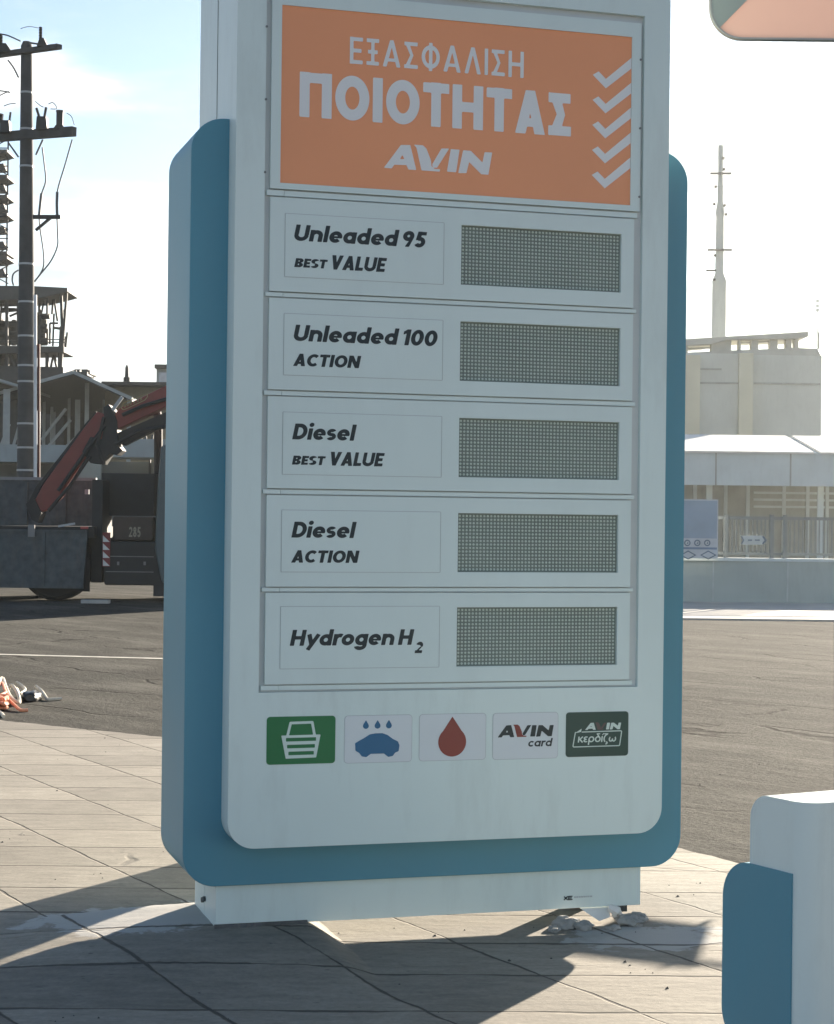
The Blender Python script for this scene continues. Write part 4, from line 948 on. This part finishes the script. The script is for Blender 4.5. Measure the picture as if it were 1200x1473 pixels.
for pts in ([(130,655),(100,700),(70,735)], [(151,612),(120,655),(84,706)], [(176,597),(205,584),(246,572)], [(165,640),(200,620),(250,612)], [(150,600),(140,640),(150,668)]):
    mb = MB(); ps = [at(x,y,Dc-.08) for x, y in pts]; mb.tube(ps, .03, 7); mb.build('hydraulic_hose', TD, tr, smooth=True)
cab = boom([(231,640),(300,630),(395,640),(404,720),(408,840),(232,840),(222,790),(226,700)], Dk+.05, 2.35).build('cab', mat('cab_paint', (.07,.10,.105), .5, var=.1), tr, bevel=.06)
mb = MB(); mb.prism(epoly([(318,655),(378,655),(388,720),(318,720)], Dk), Dk+.03, Dk+.055, FZ); mb.build('side_window', mat('dark_glass', (.02,.025,.03), .08), cab)

# plank left on the road beside the truck
mb = MB(); z_ = .0; a, b = at(118,846.5,Dk-1.2), at(158,847.5,Dk-1.2); a.z = b.z = .03
mb.bar(a, b, .16, .05); tag(mb.build('plank', mat('bare_plank', (.42,.40,.36), .8)), 'pale plank lying on the ground beside the truck', 'plank')

# ------------------------------------------------------------------ debris on the road edge
def gpt(px, py, h=0.0):
    v = ray(px, py); t = (-.03+h-CAM.z)/v.z; return CAM + v*t
def tangle(name, label, cat, paths, r, m):
    mb = MB()
    for path in paths:
        ps = [gpt(x, y+h*300/8, 0) + Vector((0,0,h+r)) for x, y, h in path]; sm_ = []
        for i in range(len(ps)-1):
            p0, p1, p2, p3 = ps[max(i-1,0)], ps[i], ps[i+1], ps[min(i+2,len(ps)-1)]
            for k in range(6):
                t = k/6; sm_.append(.5*((2*p1)+(p2-p0)*t+(2*p0-5*p1+4*p2-p3)*t*t+(3*p1-p0-3*p2+p3)*t*t*t))
        sm_.append(ps[-1]); sm_ = [Vector((p.x,p.y,max(p.z,-.03+r*.8))) for p in sm_]; mb.tube(sm_, r, 7)
    return tag(mb.build(name, m, smooth=True), label, cat)
STR = mat('orange_webbing', (.72,.30,.17), .7, var=.2, scale=20); CRM = mat('cream_rope', (.62,.56,.46), .8, var=.2, scale=20); BLK = mat('black_plastic_sheet', (.018,.018,.018), .35)
rnd = random.Random(12)
pts = [[(rnd.uniform(-22,12), rnd.uniform(1006,1024), rnd.uniform(0,.06)) for _ in range(9)] for _ in range(9)]
pts += [[(0,1012,.05),(8,1012,.05),(14,1015,.03),(22,1020,.015),(30,1024,0),(40,1024,0)], [(-8,1006,.05),(2,998,.08),(8,1006,.05),(16,1012,.02)]]
tangle('strap_tangle', 'heap of tangled orange straps on the road edge at the left', 'straps', pts, .011, STR)
tangle('rope_coil', 'loose cream rope wound through the rubbish beside the orange straps', 'rope', [[(-4,1000,.07),(3,992,.09),(8,1000,.06),(14,1008,.03),(22,1014,.02),(28,1015,.01),(27,1009,.03),(22,1002,.05),(16,998,.06),(12,1000,.04)], [(24,994,.06),(30,996,.05),(36,1000,.03),(28,1004,.02),(24,1000,.04)], [(52,998,.05),(60,1002,.03),(68,1008,.0),(74,1008.5,.0),(88,1007.5,.0)], [(-2,1026,.0),(2,1029,.0),(5,1033,0)]], .012, CRM)
bm = bmesh.new(); bmesh.ops.create_icosphere(bm, subdivisions=3, radius=1)
from mathutils import noise as mnoise
cbag = gpt(45, 1008)
for v in bm.verts:
    n_ = mnoise.noise(v.co*2.3+Vector((3,1,7)))*.35+mnoise.noise(v.co*6)*.16; p = v.co*(1+n_)
    v.co = Vector((0,0,max(0, p.z*.052+.018))) + RH*(p.x*.062) + FH*(p.y*.12)
me = bpy.data.meshes.new('rubbish_sheet'); bm.to_mesh(me); bm.free(); me.materials.append(BLK)
for p in me.polygons: p.use_smooth = True
o = bpy.data.objects.new('rubbish_sheet', me); o.location = Vector((cbag.x, cbag.y, -.03)); COL.objects.link(o)
tag(o, 'crumpled black plastic sheet among the straps on the road edge', 'rubbish')
# broken lumps of mortar lying under the right end of the plinth
LUMP = mat('broken_mortar', (.34,.33,.31), .95, var=.25, scale=30, bump=.6, bscale=50)
rnd = random.Random(31)
for i, (x, y, sx_, sy2, sz_) in enumerate(((.40,.085,.045,.030,.022),(.445,.05,.028,.030,.016),(.345,.045,.030,.018,.010),(.60,.075,.050,.028,.020),(.655,.12,.026,.030,.018),(.53,.02,.022,.016,.009))):
    bm = bmesh.new(); bmesh.ops.create_icosphere(bm, subdivisions=3, radius=1)
    off = Vector((i*7.1, 3.3, i*2.7))
    for v in bm.verts:
        n_ = mnoise.noise(v.co*1.6+off)*.45 + mnoise.noise(v.co*4.5+off)*.18; p = v.co*(1+n_)
        v.co = Vector((p.x*sx_, p.y*sy2, max(-.004, p.z*sz_+sz_*.45)))
    me = bpy.data.meshes.new('mortar_lump'); bm.to_mesh(me); bm.free(); me.materials.append(LUMP)
    o = bpy.data.objects.new('mortar_lump', me); o.location = (x, y, 0); o.rotation_euler.z = rnd.uniform(0, 3); COL.objects.link(o)
    tag(o, 'broken mortar lump lying under the right end of the totem plinth', 'rubble', 'broken mortar lumps under the plinth')
# grit and pebbles scattered over the paving: nobody could count them
mb = MB(); rnd = random.Random(21)
cl_ = [(rnd.uniform(-40,1230), rnd.uniform(1045,1500)) for _ in range(26)]
for i in range(190):
    q_ = rnd.choice(cl_); px = rnd.gauss(q_[0], 22) if i % 3 else rnd.uniform(-40, 1230); py = max(1040, rnd.gauss(q_[1], 7)) if i % 3 else rnd.uniform(1045, 1500); v = ray(px, py); t = -CAM.z/v.z; p = CAM+v*t
    s_ = rnd.choice([.002,.003,.003,.004,.006]); 
    vs = [p+Vector((rnd.uniform(.6,1.2)*s_*math.cos(k*1.257), rnd.uniform(.6,1.2)*s_*math.sin(k*1.257), .0002)) for k in range(5)]+[p+Vector((0,0,s_*1.0))]
    mb.add(vs, [(k, (k+1)%5, 5) for k in range(5)])
o = mb.build('grit', mat('grit', (.07,.065,.06), .9)); o['kind'] = 'stuff'; o['label'] = 'small bits of grit scattered over the paving'

# ------------------------------------------------------------------ right background
De = 30.
RW = mat('painted_block_wall', (.40,.45,.42), .85, var=.1, scale=1.3, dirt=.2); RF = mat('light_fascia', (.58,.64,.63), .6, var=.06, scale=1.2, dirt=.12)
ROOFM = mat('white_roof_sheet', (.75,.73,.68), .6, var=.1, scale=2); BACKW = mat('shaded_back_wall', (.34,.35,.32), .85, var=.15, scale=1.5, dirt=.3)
mb = MB(); r0_, r1_ = est(905,860,De)[0], est(1330,860,De)[0]
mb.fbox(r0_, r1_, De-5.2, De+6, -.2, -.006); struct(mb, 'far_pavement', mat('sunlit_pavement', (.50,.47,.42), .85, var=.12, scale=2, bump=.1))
wl = thing('boundary_wall', 'low grey-green boundary wall under the railing on the right', 'wall', (fw2((r0_+r1_)/2, De, .06)))
zt = est(1090,803,De)[1]; mb = MB(); mb.fbox(r0_, r1_, De, De+.25, -.02, zt-.05); mb.build('wall', RW, wl)
mb = MB(); mb.fbox(r0_, r1_, De-.03, De+.28, zt-.05, zt); mb.build('coping', RF, wl)
for px in (1026, 1133, 1230): mb = MB(); x = est(px,830,De)[0]; mb.fbox(x-.012, x+.012, De-.012, De, .01, zt-.06); mb.build('wall_joint', mat('joint_grey', (.46,.50,.48), .8), wl)
rail = thing('railing', 'metal bar railing on top of the boundary wall on the right', 'railing', fw2((r0_+r1_)/2, De+.12, zt))
zr0, zr1 = zt, est(1090,743,De)[1]
FEN = mat('grey_railing', (.24,.26,.25), .6)
mb = MB(); mb.fbox(r0_, r1_, De+.10, De+.14, zr1-.05, zr1); mb.fbox(r0_, r1_, De+.10, De+.14, zr0+.05, zr0+.09); mb.build('rail', FEN, rail)
for px in range(1049, 1216, 6):
    x = est(px,770,De)[0]
    if 1111 < px < 1131: continue
    mb = MB(); mb.fbox(x-.011, x+.011, De+.11, De+.13, zr0+.09, zr1-.05); mb.build('bar', FEN, rail)
for px in (1112, 1131, 1046): mb = MB(); x = est(px,770,De)[0]; mb.fbox(x-.03, x+.03, De+.08, De+.16, zr0, zr1+.03); mb.build('post', FEN, rail)
Dn_ = De; De = 62.; r0_, r1_ = est(905,860,De)[0], est(1330,860,De)[0]
bd = thing('roadside_shelter', 'long low pale roadside building with a sunlit sloping roof on the right', 'building', fw2((r0_+r1_)/2, De+2, 0))
zf0, zf1 = est(1090,698.5,De-.5)[1], est(1090,651,De-.5)[1]
mb = MB(); mb.fbox(r0_, r1_, De-.5, De-.3, zf0, zf1); mb.build('fascia', RF, bd)
for px in (1026.5, 1133): mb = MB(); x = est(px,675,De)[0]; mb.fbox(x-.025, x+.025, De-.512, De-.5, zf0, zf1-.01); mb.build('fascia_joint', BACKW, bd)
zr = est(1090,626,De+6)[1]; x0, x1, x2, x3 = r0_, est(1166,640,De)[0], est(1176,640,De)[0], r1_
for a, b in ((x0, x1), (x2, x3)):
    mb = MB(); mb.add([fw2(a,De-.6,zf1+.03),fw2(b,De-.6,zf1+.03),fw2(b+.35,De+6,zr),fw2(a+.35 if a > r0_ else a,De+6,zr)]+[fw2(a,De-.6,zf1-.03),fw2(b,De-.6,zf1-.03),fw2(b+.35,De+6,zr-.06),fw2(a+.35 if a > r0_ else a,De+6,zr-.06)], [(0,1,2,3),(4,7,6,5),(0,4,5,1),(1,5,6,2),(2,6,7,3),(3,7,4,0)]); mb.build('roof_sheet', ROOFM, bd)
mb = MB(); mb.add([fw2(x1-.05,De-.5,zf1-.035),fw2(x2+.05,De-.5,zf1-.035),fw2(x2+.4,De+6,zr-.065),fw2(x1+.3,De+6,zr-.065)], [(0,1,2,3)]); mb.build('roof_gutter', RF, bd)
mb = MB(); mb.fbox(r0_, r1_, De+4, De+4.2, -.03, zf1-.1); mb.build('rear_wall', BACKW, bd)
for i, px in enumerate((1000, 1044, 1076, 1128, 1162, 1190)):
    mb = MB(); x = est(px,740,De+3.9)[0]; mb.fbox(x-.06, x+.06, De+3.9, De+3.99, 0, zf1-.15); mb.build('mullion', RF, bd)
for py in (709, 719, 729): mb = MB(); z = est(1120,py,De+3.9)[1]; mb.fbox(est(1085,700,De+3.9)[0], r1_, De+3.93, De+3.985, z-.04, z+.04); mb.build('shutter_slat', RF, bd)
for px in (1020, 1180): mb = MB(); x = est(px,740,De+.6)[0]; mb.fbox(x-.1, x+.1, De+.55, De+.65, 0, zf0+.1); mb.build('column', RF, bd)
De = Dn_; r0_, r1_ = est(905,860,De)[0], est(1330,860,De)[0]
po_ = thing('notice_board', 'blue-grey notice board with a strip of round pictograms, right of the totem', 'notice board', at(1005,800,De-.1))
mb = MB(); mb.pbox(940, 1033, 718, 803, De-.16, .05); mb.build('board', mat('board_white', (.55,.58,.60), .6), po_)
mb = MB(); mb.pbox(941, 1031.5, 720, 774, De-.165, .004); mb.build('poster', mat('poster_blue', (.30,.38,.46), .55, var=.1, scale=3), po_)
mb = MB(); mb.pbox(941, 1031.5, 787, 790, De-.165, .004); mb.build('blue_line', mat('line_blue', (.18,.25,.36), .5), po_)
PICT = mat('pictogram_ink', (.13,.18,.24), .6)
for k in range(6):
    cxp = 946+k*14.3; mb = MB(); c0 = est(cxp, 781, De-.166)
    n = 18; v0 = [fw2(c0[0]+.052*math.cos(2*math.pi*j/n), De-.166, c0[1]+.052*math.sin(2*math.pi*j/n)) for j in range(n)]; v1 = [fw2(c0[0]+.032*math.cos(2*math.pi*j/n), De-.166, c0[1]+.032*math.sin(2*math.pi*j/n)) for j in range(n)]
    mb.add(v0+v1, [(j,(j+1)%n,(j+1)%n+n,j+n) for j in range(n)])
    mb.add([fw2(c0[0]-.015,De-.166,c0[1]-.02), fw2(c0[0]+.02,De-.166,c0[1]-.01), fw2(c0[0]+.01,De-.166,c0[1]+.022)], [(0,1,2)])
    mb.build('pictogram', PICT, po_)
for k in range(3):
    cxp = 961+k*29; mb = MB(); d_ = [(cxp-12,798.5),(cxp,791.8),(cxp+12,798.5),(cxp,805)]; e_ = [(cxp-9,798.5),(cxp,793.6),(cxp+9,798.5),(cxp,803.2)]
    mb.add([at(x,y,De-.166) for x, y in d_+e_], [(j,(j+1)%4,(j+1)%4+4,j+4) for j in range(4)]); mb.build('diamond', PICT, po_)
ar = thing('arrow_sign', 'small white direction sign with an arrow fixed to the railing', 'sign', at(1085,777,De-.05))
mb = MB(); mb.prism(epoly([(1066,770.5),(1098,770.5),(1104.5,777),(1098,783.5),(1066,783.5),(1070,777)], De), De+.05, De+.08, FZ); mb.build('blade', mat('sign_white', (.55,.58,.56), .6), ar)
mb = MB()
for q in ([(1065,771),(1067.5,771),(1071,777),(1067.5,783),(1065,783),(1068.5,777)], [(1096,771.5),(1099,771.5),(1103.5,777),(1099,782.5),(1096,782.5),(1100,777)], [(1076,776),(1082,776),(1082,778),(1076,778)], [(1086,776),(1093,776),(1093,778),(1086,778)]):
    mb.add([at(x,y,De+.046) for x, y in q], [tuple(range(len(q)))])
mb.build('arrow', PICT, ar)

# concrete silo block with an open gallery, and the tall stack behind it
Dz = 80.
SC = mat('pale_concrete', (.52,.54,.50), .85, var=.08, scale=.5, dirt=.12); SCW = mat('sunlit_concrete', (.60,.57,.44), .85, var=.06, scale=.6)  # pilasters get a warmer, paler concrete with sunlight painted in
si = thing('silo_block', 'pale concrete silo block with an open rooftop gallery on the right', 'silo building', (at(1085,754,Dz).x, at(1085,754,Dz).y, 0))
rs0, rs1, rs2, zs1 = est(960,510,Dz)[0], est(1082.5,510,Dz)[0], est(1184.5,510,Dz)[0], est(1085,509,Dz)[1]
mb = MB(); mb.fbox(rs0, rs1-.6, Dz, Dz+10, 0, zs1); mb.build('silo_wall', SC, si)
mb = MB(); mb.fbox(rs1, rs2, Dz+.3, Dz+10, 0, zs1-.02); mb.build('silo_wall', SC, si)
mb = MB(); mb.fbox(rs1-.598, rs1-.002, Dz-.25, Dz+9.8, 0, zs1+.002); mb.build('pilaster', SCW, si)
x = est(996,560,Dz)[0]; mb = MB(); mb.fbox(x-.3, x+.3, Dz-.2, Dz-.005, 0, zs1-.1); mb.build('pilaster', SCW, si)
for py, a, b in ((551,1000,1080),(550,1086,1182),(531,1003,1038)): mb = MB(); z = est(1050,py,Dz)[1]; mb.fbox(est(a,py,Dz)[0], est(b,py,Dz)[0], Dz-.03 if b < 1083 else Dz+.25, Dz+.31, z-.05, z+.03); mb.build('ledge', BACKW, si)
GAL = mat('gallery_steel', (.42,.42,.38), .75, var=.15, scale=1)
gz0 = zs1
mb = MB(); mb.prism(epoly([(960,488.5),(1165,476),(1165,483),(1150,486),(1050,487.5),(1025,494),(960,498)], Dz), Dz+.3, Dz+3, FZ); mb.build('gallery_beam', GAL, si)
for x0, x1, y0, y1 in ((1023.5,1052,487,510),(1063,1066,486,510),(1081,1091,485,510),(1108,1119,484,510),(1131,1139,483,510),(1143,1149,482,510),(986,989.5,494,510)):
    mb = MB(); mb.pbox(x0, x1, y0, y1, Dz+.6, .5); mb.build('gallery_post', GAL, si)
mb = MB(); mb.prism(epoly([(960,508),(1052,503),(1150,499),(1178,500),(1184,510),(960,512)], Dz), Dz+.4, Dz+.8, FZ); mb.build('gallery_parapet', GAL, si)
mb = MB(); mb.bar(at(1066,493,Dz+.8), at(1108,491,Dz+.8), .07); mb.build('gallery_rail', GAL, si)
mb = MB(); mb.bar(at(990,502,Dz+.8), at(1024,500,Dz+.8), .07); mb.build('gallery_rail', GAL, si)
mb = MB(); mb.bar(at(1178,478,Dz+.8), at(1178,502,Dz+.8), .06); mb.build('aerial', GAL, si)
Dm = 90.
stk = thing('tall_stack', 'slender stepped chimney stack with cross arms above the silo block', 'chimney', (at(1035,754,Dm).x, at(1035,754,Dm).y, 0))
def zpx(y): return est(1035, y, Dm)[1]
pm = Dm/2700.
base_c = Vector((at(1034,490,Dm).x, at(1034,490,Dm).y, 0))
prof = [(10*pm,0),(10*pm,zpx(408)),(10.5*pm,zpx(406)),(10*pm,zpx(403)),(6.3*pm,zpx(394)),(6*pm,zpx(350)),(5.5*pm,zpx(312)),(6.6*pm,zpx(308)),(6.2*pm,zpx(303)),(4*pm,zpx(290)),(4*pm,zpx(270)),(4.4*pm,zpx(268)),(3.6*pm,zpx(266)),(3.4*pm,zpx(209.5))]
mb = MB(); mb.lathe(base_c, prof, 16); mb.build('shaft', SC, stk, smooth=True)
for y, a, b in ((249.5,1022,1052),(359.5,1018,1053),(389,1016,1030)):
    mb = MB(); mb.bar(at(a,y,Dm-.3), at(b,y,Dm-.3), .09); mb.build('cross_arm', FRAME2, stk)
for y, x in ((227,1041),(243,1042),(268,1030),(293,1028),(295,1043),(308,1045),(367,1029),(402,1028)):
    mb = MB(); mb.pbox(x-1.5, x+1.5, y-1.5, y+1.5, Dm-.4, .2); mb.build('lamp', FRAME2, stk)
ant = thing('far_antenna', 'thin antenna mast far off at the right edge above the silo', 'antenna', (at(1177,754,140).x, at(1177,754,140).y, 0))
mb = MB(); a = at(1177,425,140); mb.tube([Vector((a.x,a.y,0)), a], [.09,.03], 6); mb.build('pole', RF, ant)
for y in (433, 440, 446): mb = MB(); mb.pbox(1174, 1178.5, y-2, y+2, 139.8, .1); mb.build('dipole', RF, ant)

# ------------------------------------------------------------------ thin sunlit haze over the yard
bpy.context.view_layer.update()
hz = MB(); hz.box(-160, 200, -40, 260, -1.2, 45.0)
ho = hz.build('haze', None); ho.data.materials.clear()
hm = bpy.data.materials.new('thin_haze'); hm.use_nodes = True; t_ = hm.node_tree; t_.nodes.clear()
vo_ = t_.nodes.new('ShaderNodeVolumePrincipled'); oo_ = t_.nodes.new('ShaderNodeOutputMaterial')
vo_.inputs['Color'].default_value = (.93, .97, .95, 1); vo_.inputs['Density'].default_value = .0003; vo_.inputs['Anisotropy'].default_value = .7
t_.links.new(vo_.outputs[0], oo_.inputs['Volume']); ho.data.materials.append(hm); ho['kind'] = 'stuff'; ho['label'] = 'thin pale haze over the yard'
